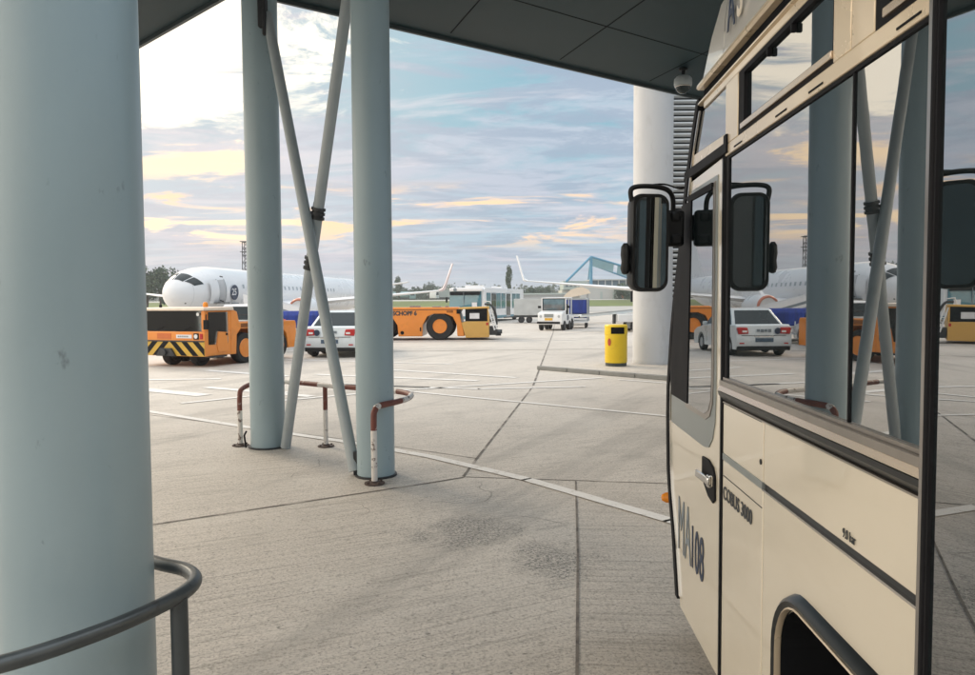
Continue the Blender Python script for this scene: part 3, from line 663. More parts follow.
# gutter, roof edge
b = B(); b.prism([(-.0, 2.572), (-.012, 2.576), (-.012, 2.582), (.004, 2.592), (.03, 2.592), (.03, 2.572)], -9.9, 3.17, 'y'); b.build('gutter_rail', bus_frame, bus)
b = B(); b.bb(.012, .03, -9.9, 3.16, 2.592, 2.635); b.build('gutter', black_gap, bus)
b = B(); b.prism([(-.012, 2.635), (-.020, 2.642), (-.018, 2.655), (.0, 2.66), (.03, 2.66), (.03, 2.635)], -9.9, 3.16, 'y'); b.build('gutter_rail', bus_frame, bus)
def roofsec(y0, y1, front=None):
    P = [(0.0, 2.661), (.006, 2.80), (.02, 2.90), (.06, 2.97), (.16, 3.03), (1.5, 3.07), (2.84, 3.03), (2.94, 2.97), (2.98, 2.90), (3.0, 2.661)]
    b = B(); r0 = [(x, y0, z) for x, z in P]
    r1 = [(x, (y1 if front is None else min(y1, prof_y(min(z, 3.02))-.01)), z) for x, z in P]
    return b.rings([r0, r1], closed=False)
roof_m = mat('bus_roof_paint', (.58, .56, .52), .22, 0, .03, 2, coat=.6)
roofsec(-9.9, 2.826).build('roof', roof_m, bus, fix=False); roofsec(2.832, 3.2, True).build('roof', roof_m, bus, fix=False)
text('A', .22, navy, bus, (-.006, 2.755, 2.73), (0, -1, 0), (0, 0, 1), sx=.62, bold=.002); text('S', .22, letter_cream, bus, (-.006, 2.64, 2.735), (0, -1, 0), (0, 0, 1), sx=.62, bold=.002)
# far side, rear, front
far = PROF[:]+[(-9.9, 3.02), (-9.9, .30)]
b = B(); b.prism(edge(.30, 1.37, .0)+[(-9.9, 1.37), (-9.9, .30)], 2.95, 3.0); b.prism(edge(2.3, 2.66, .0, 5)+[(-9.9, 2.66), (-9.9, 2.3)], 2.95, 3.0); b.build('side_panel', bus_paint, bus)
b = B(); b.prism(edge(1.372, 2.298, .12, 6)+[(-9.9, 2.298), (-9.9, 1.372)], 2.96, 2.99); b.build('window', bus_glass, bus, smooth=False)
b = B(); b.bb(.05, 2.95, -9.96, -9.9, .30, 3.0); b.build('rear_panel', bus_paint, bus, bevel=.02)
def front(a, z1, M, name, x0=.055, x1=2.945, t=.04):
    b = B(); e = edge(a, z1, 0, 8); b.prism(e+[(y-t, z) for y, z in e[::-1]], x0, x1); return b.build(name, M, bus)
front(.30, 1.22, bus_paint, 'front_panel'); front(1.222, 2.62, veh_glass, 'windscreen'); front(2.622, 3.0, bus_paint, 'front_panel')
B().bb(.03, 2.97, 3.60, 3.83, .33, .56).build('front_bumper', bus_grey, bus, bevel=.02)
B().lathe([(.001, -.042), (.016, -.038), (.027, -.018), (.029, .02)], (.012, 3.82, .72), 'x', 16).build('side_marker', amber, bus)
# driver's door, windscreen pillar
b = B(); e = edge(.275, 1.30, .055, 8); b.prism([(2.826, .275)]+e+[(3.60, 1.42), (3.36, 2.28), (2.826, 2.29)], 0, .04); dr = b.build('driver_door', bus_paint, bus, bevel=.003)
b = B(); b.prism([(3.70, 1.142), (3.05, 1.142), (2.975, 1.155), (2.92, 1.20), (2.888, 1.27), (2.878, 1.36), (2.876, 2.235), (3.30, 2.235), (3.5, 1.60), (3.70, 1.40)], -.004, .01); b.build('window_surround', bus_grey, dr)
b = B(); b.prism([(3.38, 1.262), (3.02, 1.262), (2.955, 1.285), (2.915, 1.34), (2.905, 1.42), (2.90, 2.215), (3.36, 2.215)], -.008, .012); b.build('window_gasket', post_alu, dr)
b = B(); b.prism([(3.36, 1.285), (3.03, 1.285), (2.97, 1.305), (2.935, 1.35), (2.925, 1.43), (2.918, 2.195), (3.30, 2.195)], -.010, .014); b.build('window', bus_glass, dr, smooth=False)
b = B(); b.prism([(3.32, 2.19), (2.92, 2.186), (2.92, 2.212), (3.37, 2.216)], -.016, .0); b.prism([(3.325, 1.285), (3.27, 2.19), (3.46, 2.19), (3.70, 1.40), (3.66, 1.285)], -.014, .0); b.build('window_trim', rubber, dr)
b = B()
e = edge(.31, 2.60, .0, 16); b.prism(e+[(y-.05, z) for y, z in e[::-1]], -.012, .05); b.build('windscreen_pillar', rubber, bus)
e = edge(.33, 2.55, .062, 14); B().prism(e+[(y-.016, z) for y, z in e[::-1]], -.008, .0).build('pillar_bead', chrome, bus)
b = B(); b.bb(-.002, .03, 2.782, 2.794, .28, 2.30); b.bb(-.002, .03, 2.806, 2.822, .28, 2.30); b.build('door_seal', rubber, bus)
b = B(); b.bb(-.006, .03, 2.795, 2.805, .30, 2.28); b.build('door_edge_bead', dark_alu, bus)
hp = [(3.07, 1.10), (2.97, 1.105), (2.90, 1.09), (2.872, 1.06), (2.868, .965), (2.90, .945), (2.97, .955), (3.04, .99), (3.07, 1.02)]
h_ = B().prism(hp, -.008, .01).build('handle_recess', rubber, dr, bevel=.003)
b = B(); b.box((-.028, 2.97, 1.035), (.018, .20, .032), Matrix.Rotation(R(-3), 3, 'X')); b.box((-.015, 2.90, 1.035), (.03, .03, .05)); b.build('handle', chrome, h_, bevel=.006)
text('MA', .375, letter_grey, dr, (-.0025, 3.545, .552), (0, -1, 0), (0, 0, 1), sx=.50, bold=-.001, depth=.001); text('108', .27, navy, dr, (-.0025, 3.285, .562), (0, -1, 0), (0, 0, 1), sx=.60, bold=.001, depth=.001)
text('COBUS 3000', .072, letter_dark, bus, (-.0025, 2.765, 1.004), (0, -1, 0), (0, 0, 1), sx=.86, bold=.0006, depth=.001)
text('9.0 bar', .034, letter_dark, bus, (-.0025, 1.75, 1.186), (0, -1, 0), (0, 0, 1), sx=.70, bold=-.0004, depth=.001)
# post between window and passenger door, open door leaf
b = B(); b.prism([(-.03, 1.332), (-.04, 1.345), (-.034, 1.368), (.0, 1.371), (.05, 1.371), (.05, 1.332)], .285, 2.64, 'z'); b.build('door_post', post_alu, bus)
b = B(); b.bb(-.05, .05, 1.318, 1.331, .285, 2.60); b.build('door_seal', rubber, bus, bevel=.004)
lf = bpy.data.objects.new('passenger_door', None); COL.objects.link(lf); lf.parent = bus; lf.location = (-.035, 1.316, 0); lf.rotation_euler = (0, 0, R(-13))
lf['label'] = 'open glazed passenger door leaf'
B().bb(-.006, .006, -1.0, -.012, .36, 2.5).build('pane', bus_glass, lf, smooth=False)
b = B(); b.bb(-.012, .02, -1.04, -1.0, .33, 2.54); b.bb(-.012, .02, -.011, -.002, .33, 2.54); b.bb(-.012, .02, -1.0, -.012, .33, .36); b.bb(-.012, .02, -1.0, -.012, 2.5, 2.54); b.build('frame', rubber, lf)
# wing mirror
mr_ = bpy.data.objects.new('wing_mirror', None); COL.objects.link(mr_); mr_.parent = bus; mr_.location = (-.205, 3.19, 2.0); mr_.rotation_euler = (R(2), 0, R(9))
def rr(w_, h_, r, n=6):
    out = []
    for cx, cz, a0 in ((w_/2-r, h_/2-r, 0), (-w_/2+r, h_/2-r, 90), (-w_/2+r, -h_/2+r, 180), (w_/2-r, -h_/2+r, 270)):
        for k in range(n+1): a = R(a0+90*k/n); out.append((cx+r*math.cos(a), cz+r*math.sin(a)))
    return out
P0 = rr(.160, .415, .045)
b = B(); b.rings([[(x, -.004, z) for x, z in P0], [(x*1.03, .01, z*1.015) for x, z in P0], [(x, .07, z) for x, z in P0], [(x*.8, .105, z*.88) for x, z in P0], [(x*.4, .118, z*.6) for x, z in P0]]); b.build('housing', black_plastic, mr_)
b = B(); b.rings([[(x*.84, -.0085, z*.93) for x, z in P0], [(x*.84, -.0045, z*.93) for x, z in P0]]); b.build('mirror_glass', mirror_glass, mr_)
b = B(); b.rings([[(x, -.0045, z) for x, z in P0], [(x*.985, -.010, z*.99) for x, z in P0], [(x*.85, -.009, z*.935) for x, z in P0], [(x*.84, -.0045, z*.93) for x, z in P0]], caps=False); b.build('rim', black_plastic, mr_)
b = B(); b.rings([[(-.10+.02*math.cos(a)*s, .03+.03*math.sin(a)*s, -.10+z) for a in [k*math.pi/6 for k in range(12)]] for s, z in ((.4, .10), (.9, .085), (1, .05), (.8, .02), (1, -.01), (.7, -.03), (.3, -.035))]); b.build('adjuster', black_plastic, mr_)
b = B(); b.tube(smooth_path([(-.075, .03, .18), (-.08, .03, .225), (-.05, .035, .243), (.03, .05, .246), (.10, .075, .235), (.135, .10, .20), (.14, .11, .13)], 5), .011, 10); b.tube(smooth_path([(.0, .05, .25), (.08, .06, .258), (.16, .10, .245), (.20, .14, .25)], 4), .004, 6); b.build('arm', black_plastic, mr_)
b = B(); b.box((.14, .13, .07), (.10, .09, .16)); b.box((.17, .17, .075), (.06, .10, .12)); b.box((.145, .09, .12), (.05, .03, .05)); b.box((.15, .09, .02), (.06, .03, .05)); b.build('bracket', black_plastic, mr_, bevel=.015)

# ================================================================== vehicles on the apron
# local frames: +y away from the viewer, x to the viewer's right
def stripes(w, h, n_, slant, mirror):
    b = B(); step = w/n_
    for k in range(-2, n_+2):
        x0 = k*step; P = [(x0, 0), (x0+step*.5, 0), (x0+step*.5+slant, h), (x0+slant, h)]
        # clip to [0,w]
        def clip(P, lim, sgn):
            out = []
            for i in range(len(P)):
                a, c = P[i], P[(i+1) % len(P)]; ia, ic = sgn*(a[0]-lim) >= 0, sgn*(c[0]-lim) >= 0
                if ia: out.append(a)
                if ia != ic: t = (lim-a[0])/(c[0]-a[0]); out.append((lim, a[1]+(c[1]-a[1])*t))
            return out
        P = clip(P, 0, 1); P = clip(P, w, -1) if len(P) > 2 else P
        if len(P) > 2:
            if mirror: P = [(-x, z) for x, z in P]
            b.prism(P, 0, .004, 'y')
    return b
# --- orange pushback tug with cab
tg = thing('pushback_tug', 'orange pushback tug with wide dark windscreen and black and yellow chevrons', 'tug', (-8.12, 22.2, 0), -22)
b = B(); b.bb(-1.25, 1.25, -2.0, -.98, .30, .985); b.bb(-1.25, -1.12, -1.98, -.98, .985, 1.56); b.bb(1.12, 1.25, -1.98, -1.9, .985, 1.56); b.bb(1.14, 1.25, -1.06, -.98, .985, 1.56); b.bb(-1.2, 1.2, -1.05, -.98, .985, 1.12); b.bb(-1.2, -1.05, -1.05, -.98, 1.12, 1.56); b.bb(-.05, .05, -1.05, -.98, 1.12, 1.56); b.bb(1.05, 1.2, -1.05, -.98, 1.12, 1.56)
b.build('cab', orange_paint, tg, bevel=.02)
B().prism([(-2.06, 1.56), (-2.04, 1.64), (-.9, 1.66), (-.86, 1.56)], -1.29, 1.29).build('roof', roof_cream, tg, bevel=.02)
b = B(); b.prism([(-.979, .30), (-.979, 1.56), (-.93, 1.6), (-.70, 1.52), (-.62, 1.22), (2.0, 1.20), (2.05, 1.1), (2.05, .34), (1.62, .34), (1.55, .80), (1.35, .96), (.95, .96), (.75, .80), (.68, .34), (.13, .34), (.12, .78), (-.03, .98), (-.13, 1.02), (-.55, 1.02), (-.72, .86), (-.76, .30)], -1.25, 1.25); b.build('body', orange_paint, tg, bevel=.02)
b = B(); b.bb(-1.1, 1.1, -1.955, -1.935, .99, 1.555); b.build('windscreen', clear_glass, tg, smooth=False)
for x in (-.75, .2): B().tube([(x, -1.97, .99), (x+.25, -1.975, 1.0), (x+.55, -1.972, 1.12)], .012, 6).build('wiper', rubber, tg)
b = B(); b.bb(-.9, .9, -1.7, -1.6, .99, 1.2); b.bb(-.35, .3, -1.35, -1.2, .9, 1.45); b.build('seat', rubber, tg, bevel=.03)
b = B(); b.prism([(-1.86, 1.52), (-1.10, 1.52), (-1.10, .62), (-1.14, .95), (-1.50, .98), (-1.58, .62), (-1.86, .62)], 1.251, 1.262); d_ = b.build('side_window', clear_glass, tg, smooth=False)
b = B(); b.prism([(-1.89, .55), (-1.89, 1.55), (-1.07, 1.55), (-1.07, .34), (-1.5, .34)], 1.2, 1.2505); b.prism([(-1.55, .60), (-1.48, .95), (-1.13, .93), (-1.13, .40), (-1.5, .40)], 1.2505, 1.268); dd = b.build('door', orange_paint, tg, bevel=.008)
B().bb(1.268, 1.29, -1.2, -1.14, .86, .92).build('handle', rubber, dd)
B().bb(-1.25, 1.25, -2.012, -2.001, .31, .72).build('hazard_panel', hazard_yellow, tg, smooth=False)
s1 = stripes(1.22, .40, 3, -.42, False); o = s1.build('hazard_stripes', rubber, tg, smooth=False); o.location = (.02, -2.0165, .315)
s1 = stripes(1.22, .40, 3, -.42, True); o = s1.build('hazard_stripes', rubber, tg, smooth=False); o.location = (-.02, -2.0165, .315)
b = B(); b.prism([(-.42, .30), (-.28, .52), (.1, .52), (.26, .30)], -2.10, -2.018, 'y'); b.tube([(-.1, -2.1, .40), (-.1, -2.16, .40)], .09, 12); b.build('tow_hitch', steel_dark, tg, bevel=.01)
b = B().bb(.25, .80, -2.012, -2.001, .80, .90); b.build('number_plate', plate_white, tg); 
b = B(); [b.bb(.31+k*.065, .355+k*.065, -2.0145, -2.0125, .83, .87) for k in range(6)]; b.build('plate_marks', letter_grey, tg, smooth=False)
for x, nm in ((.96, 'l'), (-1.02, 'r')):
    f = B().bb(x-.09, x+.09, -2.02, -2.0, .77, .94).build('headlight', rubber, tg, bevel=.008); B().lathe([(.001, 0), (.06, 0), (.065, .02)], (x, -2.03, .855), 'y', 14).build('lens', white_lens, f)
B().bb(1.09, 1.19, -2.015, -2.0, .78, .93).build('indicator', red_lens, tg)
B().bb(-.45, .05, -2.01, -2.0, .78, .93).build('number_panel', mat('orange_dark', (.62, .15, .03), .45), tg)
B().lathe([(.06, 0), (.07, .02), (.07, .10), (.04, .14), (.001, .145)], (1.12, -1.8, 1.655), 'z', 14).build('beacon', amber, tg)
B().lathe([(.04, 0), (.04, .07), (.001, .09)], (-.35, -1.95, 1.65), 'z', 10).build('roof_lamp', rubber, tg)
B().lathe([(.001, 0), (.05, 0), (.05, .01)], (1.0, -1.975, 1.46), 'y', 12).build('sticker', white_lens, tg)
for y in (-.33, 1.15):
    for x in (-1.10, 1.10): wheel(tg, (x, y, .45), .45, .30, orange_paint, rim_r=.62)
for x in (-.45, .55): wheel(tg, (x, -1.45, .30), .30, .26, steel_dark)
for x, a_ in ((-1.36, -1), (1.36, 1)):
    b = B(); b.tube([(x-a_*.12, -1.9, 1.45), (x, -2.05, 1.42), (x, -2.05, 1.30)], .015, 6); b.box((x, -2.05, 1.18), (.16, .05, .26)); b.build('side_mirror', rubber, tg, bevel=.015)
for y0_, y1_ in ((.05, .62), (1.68, 1.98)): B().bb(1.2495, 1.2535, y0_, y1_, .50, 1.0).build('access_panel', orange_paint, tg, bevel=.004)
for k in range(5): B().bb(1.2505, 1.256, -.56, -.18, 1.06+k*.024, 1.072+k*.024).build('vent_slot', rubber, tg)
b = B(); b.tube([(1.1, -.5, 1.22), (1.1, -.5, 1.42), (1.1, .1, 1.42), (1.1, .1, 1.22)], .016, 6); b.build('deck_rail', steel_dark, tg)
b = B(); b.bb(-.9, .8, -.3, .9, 1.205, 1.235); b.build('deck_hatch', bus_grey, tg, bevel=.01)
b = B(); b.bb(1.1, 1.30, -1.85, -1.2, .26, .31); b.build('step', steel_dark, tg)
B().bb(-1.24, 1.24, -2.03, -2.0, .70, .735).build('front_trim', steel_dark, tg)
# traffic cone on its rear deck
cn = thing('traffic_cone', 'orange and white traffic cone standing on the rear of orange tug', 'cone', (-6.66, 23.38, 1.203))
b = B(); b.lathe([(.13, .03), (.105, .14)], (0, 0, 0), 'z', 20); b.lathe([(.085, .25), (.06, .36)], (0, 0, 0), 'z', 20); b.lathe([(.045, .43), (.03, .50), (.001, .505)], (0, 0, 0), 'z', 20); b.bb(-.16, .16, -.16, .16, 0, .03); b.build('cone_body', cone_orange, cn)
b = B(); b.lathe([(.1055, .14), (.0855, .25)], (0, 0, 0), 'z', 20); b.lathe([(.0605, .36), (.0455, .43)], (0, 0, 0), 'z', 20); b.build('reflective_band', white_lens, cn)
# tow bar trolley behind the tug
tbp = thing('tow_bar', 'low tow bar trolley with small wheels between tug and white sedan', 'tow bar', (-6.3, 25.2, 0), -30)
b = B(); b.tube([(-.9, 0, .42), (1.0, 0, .36)], .055, 10); b.tube([(1.0, 0, .36), (1.25, 0, .34)], .09, 10); b.box((.5, 0, .45), (.7, .5, .10)); b.build('bar', steel_dark, tbp)
B().box((.5, -.2, .52), (.75, .03, .10)).build('striped_plate', white_lens, tbp)
for y in (-.32, .32): wheel(tbp, (.6, y, .22), .22, .12, steel_dark, ax='y')
# --- long orange aircraft tractor, side on
tr = thing('aircraft_tractor', 'long flat orange aircraft tractor seen side on with ochre rear', 'tug', (-2.9, 34.9, 0), -1)
XL, XR = -3.0, 1.86
b = B(); b.prism([(XL, .18), (XL-.05, 1.35), (XL+.3, 1.52), (-.2, 1.52), (1.55, 1.52), (1.62, 1.30), (1.86, .18), (1.53, .18), (1.50, .72), (1.32, 1.08), (1.0, 1.22), (.45, 1.22), (.15, 1.10), (-.06, .72), (-.09, .18), (-1.2, .18), (-1.24, .7), (-1.5, 1.1), (-1.8, 1.22), (-2.2, 1.22), (-2.5, 1.1), (-2.72, .7), (-2.75, .18)], -1.2, 1.2, 'y'); b.build('body', orange_paint, tr, bevel=.03)
b = B(); b.prism([(1.64, 1.30), (1.60, 1.50), (2.95, 1.54), (3.0, 1.50), (3.0, 1.46), (1.70, 1.42)], -1.2, 1.2, 'y'); b.prism([(1.70, .80), (1.92, .10), (3.0, .12), (3.0, .86), (1.95, .86)], -1.18, 1.18, 'y'); b.bb(2.92, 3.0, -1.18, 1.18, .86, 1.46); b.build('rear_deck', ochre_paint, tr, bevel=.02)
B().bb(1.9, 2.9, -1.12, 1.1, .865, 1.455).build('engine_bay', black_gap, tr, smooth=False)
B().bb(2.1, 2.55, -1.15, -1.125, .98, 1.24).build('notice_panel', plate_white, tr)
b = B()
b.tube([(2.98, -1.21, 1.42), (3.25, -1.22, .45)], .03, 8); b.tube([(3.10, -1.22, 1.46), (3.36, -1.22, .5)], .03, 8)
for k in range(5): b.tube([(3.04+k*.05, -1.22, 1.2-k*.17), (3.14+k*.05, -1.22, 1.2-k*.17)], .018, 6)
b.tube([(2.7, -.9, 1.56), (2.75, -.9, 1.80), (3.05, -.9, 1.76), (3.2, -.95, 1.3)], .028, 8)
b.build('ladder', white_paint, tr)
b = B(); b.tube(smooth_path([(2.8, -1.0, 1.65), (3.1, -1.1, 1.6), (3.3, -1.1, 1.2), (3.35, -1.05, .7)], 5), .05, 8); b.box((3.2, -.6, .42), (.36, 1.0, .40)); b.tube([(3.3, -.9, .3), (3.55, -.9, .3)], .12, 10); b.tube([(3.3, 0, .34), (3.6, 0, .34)], .1, 10); b.build('coupling', steel_dark, tr)
B().bb(1.5, 1.7, -1.215, -1.2, 1.22, 1.42).build('step_slot', rubber, tr)
b = B()
for x in (-.62, -.35): b.bb(x-.12, x+.12, -.6, -.3, 1.52, 1.60)
b.bb(.35, .75, -.9, -.3, 1.52, 1.575); b.bb(.95, 1.1, -.9, -.7, 1.52, 1.60); b.build('deck_fitting', bus_grey, tr, bevel=.01)
B().lathe([(.001, 0), (.085, 0), (.085, .012)], (-1.02, -1.213, .35), 'y', 14).build('tow_eye', rubber, tr)
B().bb(-.2, -.14, -1.21, -1.2, .42, .60).build('reflector', rubber, tr)
for x0_, x1_, z0_, z1_ in ((-1.15, -.62, .45, 1.05), (-.58, -.25, .66, 1.05)): B().bb(x0_, x1_, -1.2035, -1.1995, z0_, z1_).build('access_panel', orange_paint, tr, bevel=.004)
B().bb(-3.0, 1.6, -1.2045, -1.2, 1.40, 1.425).build('body_seam', steel_dark, tr)
for k in range(6): B().bb(1.06+k*.05, 1.085+k*.05, -1.2045, -1.1995, 1.27, 1.37).build('vent_slot', rubber, tr)
B().bb(2.2, 2.9, -1.1835, -1.18, .30, .62).build('access_panel', ochre_paint, tr, bevel=.004)
B().bb(2.86, 2.96, -1.19, -1.18, .68, .80).build('marker_lamp', red_lens, tr)
text('SCHOPF 6', .27, letter_dark, tr, (-1.45, -1.2025, 1.16), (1, 0, 0), (0, 0, 1), sx=.92, bold=.015)
for x in (.72, -1.98):
    for y in (-.98, .98): wheel(tr, (x, y, .64), .64, .42, orange_paint, ax='y', rim_r=.52)
# --- cars
def car(t, body_m, L=4.3, Wd=1.72, H=1.50, kind='sedan', z0=.22):
    w_ = Wd/2; yl = -L/2; yr = L/2           # rear at -y (towards viewer)
    deck = .98 if kind == 'sedan' else 1.0
    rr_ = .305
    def wa(c): return [(c+rr_*1.18, z0)]+[(c+rr_*1.18*math.cos(R(a)), .29+rr_*1.18*math.sin(R(a))) for a in range(15, 181, 15)]+[(c-rr_*1.18, z0)]
    bot = [(yr-.06, z0)]+wa(yr-.85)+wa(yl+.72)+[(yl+.08, z0)]
    side = bot+[(yl, .34), (yl-.02, .55), (yl+.03, .80), (yl+.06, deck-.02), (yl+.14, deck+.03), (0, deck-.02), (yr-1.15, .92), (yr-.35, .80), (yr-.03, .66), (yr, .42)]
    b = B(); secs = []
    for x, k in ((-w_, .90), (-w_*.97, .97), (-w_*.8, 1.0), (w_*.8, 1.0), (w_*.97, .97), (w_, .90)):
        secs.append([(x, y*(1-.02*(1-k)), (z-.6)*(1 if z < .6 else k)+.6) for y, z in side])
    b.rings(secs); b.build('body', body_m, t)
    # greenhouse: tapered frame with roof
    if kind == 'sedan': yb0, yt0, yt1, yb1 = yl+.50, yl+1.12, yr-1.95, yr-1.15
    else: yb0, yt0, yt1, yb1 = yl+.06, yl+.32, yr-1.75, yr-.95
    wb, wt = w_*.95, w_*.74
    bm_ = [(-wb, yb0, deck-.02), (wb, yb0, deck-.02), (wb, yb1, deck-.05), (-wb, yb1, deck-.05)]; tm = [(-wt, yt0, H-.04), (wt, yt0, H-.04), (wt, yt1, H-.03), (-wt, yt1, H-.03)]
    b = B(); b.add(bm_+tm, [(0, 1, 5, 4), (1, 2, 6, 5), (2, 3, 7, 6), (3, 0, 4, 7), (4, 5, 6, 7)]); b.build('cabin', body_m, t, smooth=False, bevel=.03)
    rf = [(-wt, yt0, H-.05), (wt, yt0, H-.05), (wt, yt1, H-.04), (-wt, yt1, H-.04)]
    b = B(); b.rings([rf, [(x*.96, y*.97+.01, H-.012) for x, y, z in rf], [(x*.6, y*.7+.03, H+.005) for x, y, z in rf]]); b.build('roof', body_m, t)
    def pane(q, name, ins=.09, off=.008):
        q = [Vector(p) for p in q]; c = sum(q, Vector())/4; n = (q[1]-q[0]).cross(q[3]-q[0]).normalized()
        q = [p+(c-p)*ins for p in q]; o = B(); o.add([p+n*off for p in q]+[p-n*.004 for p in q], [(0, 1, 2, 3), (7, 6, 5, 4), (0, 4, 5, 1), (1, 5, 6, 2), (2, 6, 7, 3), (3, 7, 4, 0)]); o.build(name, veh_glass, t, smooth=False)
    pane([bm_[0], bm_[1], tm[1], tm[0]], 'rear_window', .13); pane([bm_[2], bm_[3], tm[3], tm[2]], 'windscreen', .1)
    for sd_, (i, j) in ((1, (1, 2)), (-1, (3, 0))):
        p0, p1, p2, p3 = Vector(bm_[i]), Vector(bm_[j]), Vector(tm[j]), Vector(tm[i])
        mB, mT = p0.lerp(p1, .5), p3.lerp(p2, .5)
        pane([p0, mB, mT, p3], 'side_window', .11); pane([mB, p1, p2, mT], 'side_window', .11)
    for s_ in (-1, 1):
        b = B(); zt, zb = (.92, .70) if kind == 'sedan' else (1.0, .66); x0, x1 = (.48, .80) if kind == 'sedan' else (.66, .82)
        b.prism([(s_*x0*w_/.86, zb+.02), (s_*x1*w_/.86, zb), (s_*(x1+.045)*w_/.86, zt-.03), (s_*x1*w_/.86, zt), (s_*(x0+.04)*w_/.86, zt-.01)], yl-.022, yl+.10, 'y'); o = b.build('tail_light', red_lens, t, bevel=.02)
        B().bb(s_*(x0+.06), s_*(x0+.20), yl-.028, yl-.02, zb+.06, zb+.12).build('reverse_lens', white_lens, o)
    if kind == 'sedan':
        B().bb(-w_*.80, w_*.80, yl-.012, yl+.02, .655, .668).build('trunk_seam', rubber, t); B().bb(-.30, .30, yl-.03, yl+.02, .62, .648).build('plate_garnish', chrome, t, bevel=.006)
        for s_ in (-1, 1): B().bb(s_*.62, s_*.76, yl-.02, yl+.02, .40, .44).build('reflector', red_lens, t)
    for s_ in (-1, 1):
        for yy in (-.72, .30): B().bb(s_*(w_*.985), s_*(w_*.992), yy-.006, yy+.006, .40, deck-.05).build('door_seam', rubber, t)
        for yy in (-.60, .45): B().bb(s_*(w_*.985), s_*(w_*1.01), yy-.10, yy+.02, .78, .80).build('door_handle', body_m, t)
    b = B(); b.bb(-w_*.96, w_*.96, yl-.015, yl+.15, .20, .33); b.build('lower_bumper', black_plastic, t, bevel=.02)
    B().bb(-.28, .28, yl-.035, yl+.0, .46, .58).build('number_plate', plate_dark, t)
    for y in (yl+.72, yr-.85):
        for x in (-w_+.10, w_-.10): wheel(t, (x, y, .29), rr_-.01, .19, plane_grey)
    for s_ in (-1, 1): B().box((s_*(w_+.05), yr-1.45, .98), (.16, .10, .12)).build('door_mirror', body_m, t, bevel=.03)
sd_ = thing('saloon_car', 'white four door saloon seen from behind with red tail lights', 'car', (-4.80, 25.35, 0), -6)
car(sd_, silver_white)
b = B(); b.lathe([(.055, 0), (.10, 0), (.10, .006), (.055, .006)], (-.42, -2.165, .80), 'y', 22); b.build('door_emblem', navy, sd_); b = B()
for k in range(4): b.bb(-.22+k*.12, -.13+k*.12, -2.16, -2.145, .76+.02*(k % 2), .86)
b.build('trunk_lettering', letter_grey, sd_, smooth=False)
mv = thing('white_minivan', 'white minivan mostly hidden behind the orange chevron tug', 'car', (-9.0, 28.3, 0), 3)
car(mv, white_paint, 4.2, 1.78, 1.72, 'van')
# --- blue covered dolly behind the saloon
dl = thing('baggage_dolly', 'baggage dolly with blue cover and open rails behind the braced columns', 'dolly', (-8.15, 31.0, 0), -8, 'blue baggage carts')
b = B(); b.rings([[(-1.25, y, .72) for y in (-.75, .75)][:1]+[(1.25, -.75, .72), (1.25, .75, .72), (-1.25, .75, .72)], [(-1.25, -.75, 1.25), (1.25, -.75, 1.25), (1.25, .75, 1.25), (-1.25, .75, 1.25)], [(-1.15, -.6, 1.42), (1.15, -.6, 1.42), (1.15, .6, 1.42), (-1.15, .6, 1.42)]]); b.build('cover', blue_cloth, dl, bevel=.04)
b = B(); b.bb(-1.3, 1.3, -.78, .78, .36, .42)
for x in (-1.25, -.6, .05, .7, 1.25): b.bb(x-.02, x+.02, -.78, -.74, .42, .9); b.bb(x-.02, x+.02, .74, .78, .42, .9)
for z in (.56, .70): b.bb(-1.27, 1.27, -.78, -.75, z-.015, z+.015)
b.build('frame', white_paint, dl); [wheel(dl, (x, y, .2), .2, .12, steel_dark) for x in (-.95, .95) for y in (-.6, .6)]
# --- baggage tractor and its cart
bt = thing('baggage_tractor', 'small white baggage tractor facing forward with yellow plate and black bumper', 'tractor', (4.28, 45.4, 0), -20)
b = B(); b.prism([(-1.5, .36), (-1.5, .95), (-1.42, 1.08), (-.62, 1.22), (-.5, 1.22), (-.5, .36)], -.76, .76); b.prism([(-.49, .36), (-.49, .95), (1.45, .95), (1.5, .36), (1.32, .36), (1.25, .62), (1.05, .72), (.75, .62), (.68, .36), (-.05, .36), (-.05, .62), (-.15, .62), (-.2, .36)], -.78, .78); b.build('body', white_paint, bt, bevel=.04)
b = B(); b.prism([(-.62, 1.94), (-.64, 1.99), (.95, 2.02), (1.0, 1.94)], -.78, .78)
for x in (-.74, .74): b.bb(x-.04, x+.04, -.60, -.52, 1.2, 1.95); b.bb(x-.04, x+.04, .86, .95, .95, 1.95); b.bb(x-.04, x+.04, .2, .26, .95, 1.95)
b.build('cab_frame', white_paint, bt, bevel=.015)
B().bb(-.70, .70, -.585, -.565, 1.24, 1.93).build('windscreen', mat('clear_screen', (.10, .17, .20), .05, 0, .4, 3, ior=1.9), bt, smooth=False)
b = B(); b.bb(-.72, .72, -.60, -.59, 1.21, 1.25); b.bb(-.72, .72, -.60, -.59, 1.9, 1.95); b.bb(-.72, -.67, -.60, -.59, 1.25, 1.9); b.bb(.67, .72, -.60, -.59, 1.25, 1.9); b.build('window_trim', rubber, bt)
b = B(); b.bb(-.55, .0, .5, .7, .95, 1.65); b.bb(.1, .6, .5, .7, .95, 1.6); b.build('seat', rubber, bt, bevel=.05)
B().bb(-.80, .62, -1.56, -1.48, .42, .54).build('bumper', rubber, bt, bevel=.01)
B().bb(-.36, .22, -1.512, -1.495, .80, 1.0).build('grille', bus_grey, bt)
B().bb(-.32, .16, -1.52, -1.50, .62, .76).build('number_plate', plate_yellow, bt)
for x in (-.58, .55): B().lathe([(.001, 0), (.075, 0), (.09, .03)], (x, -1.515, .86), 'y', 14).build('headlight', plane_grey, bt)
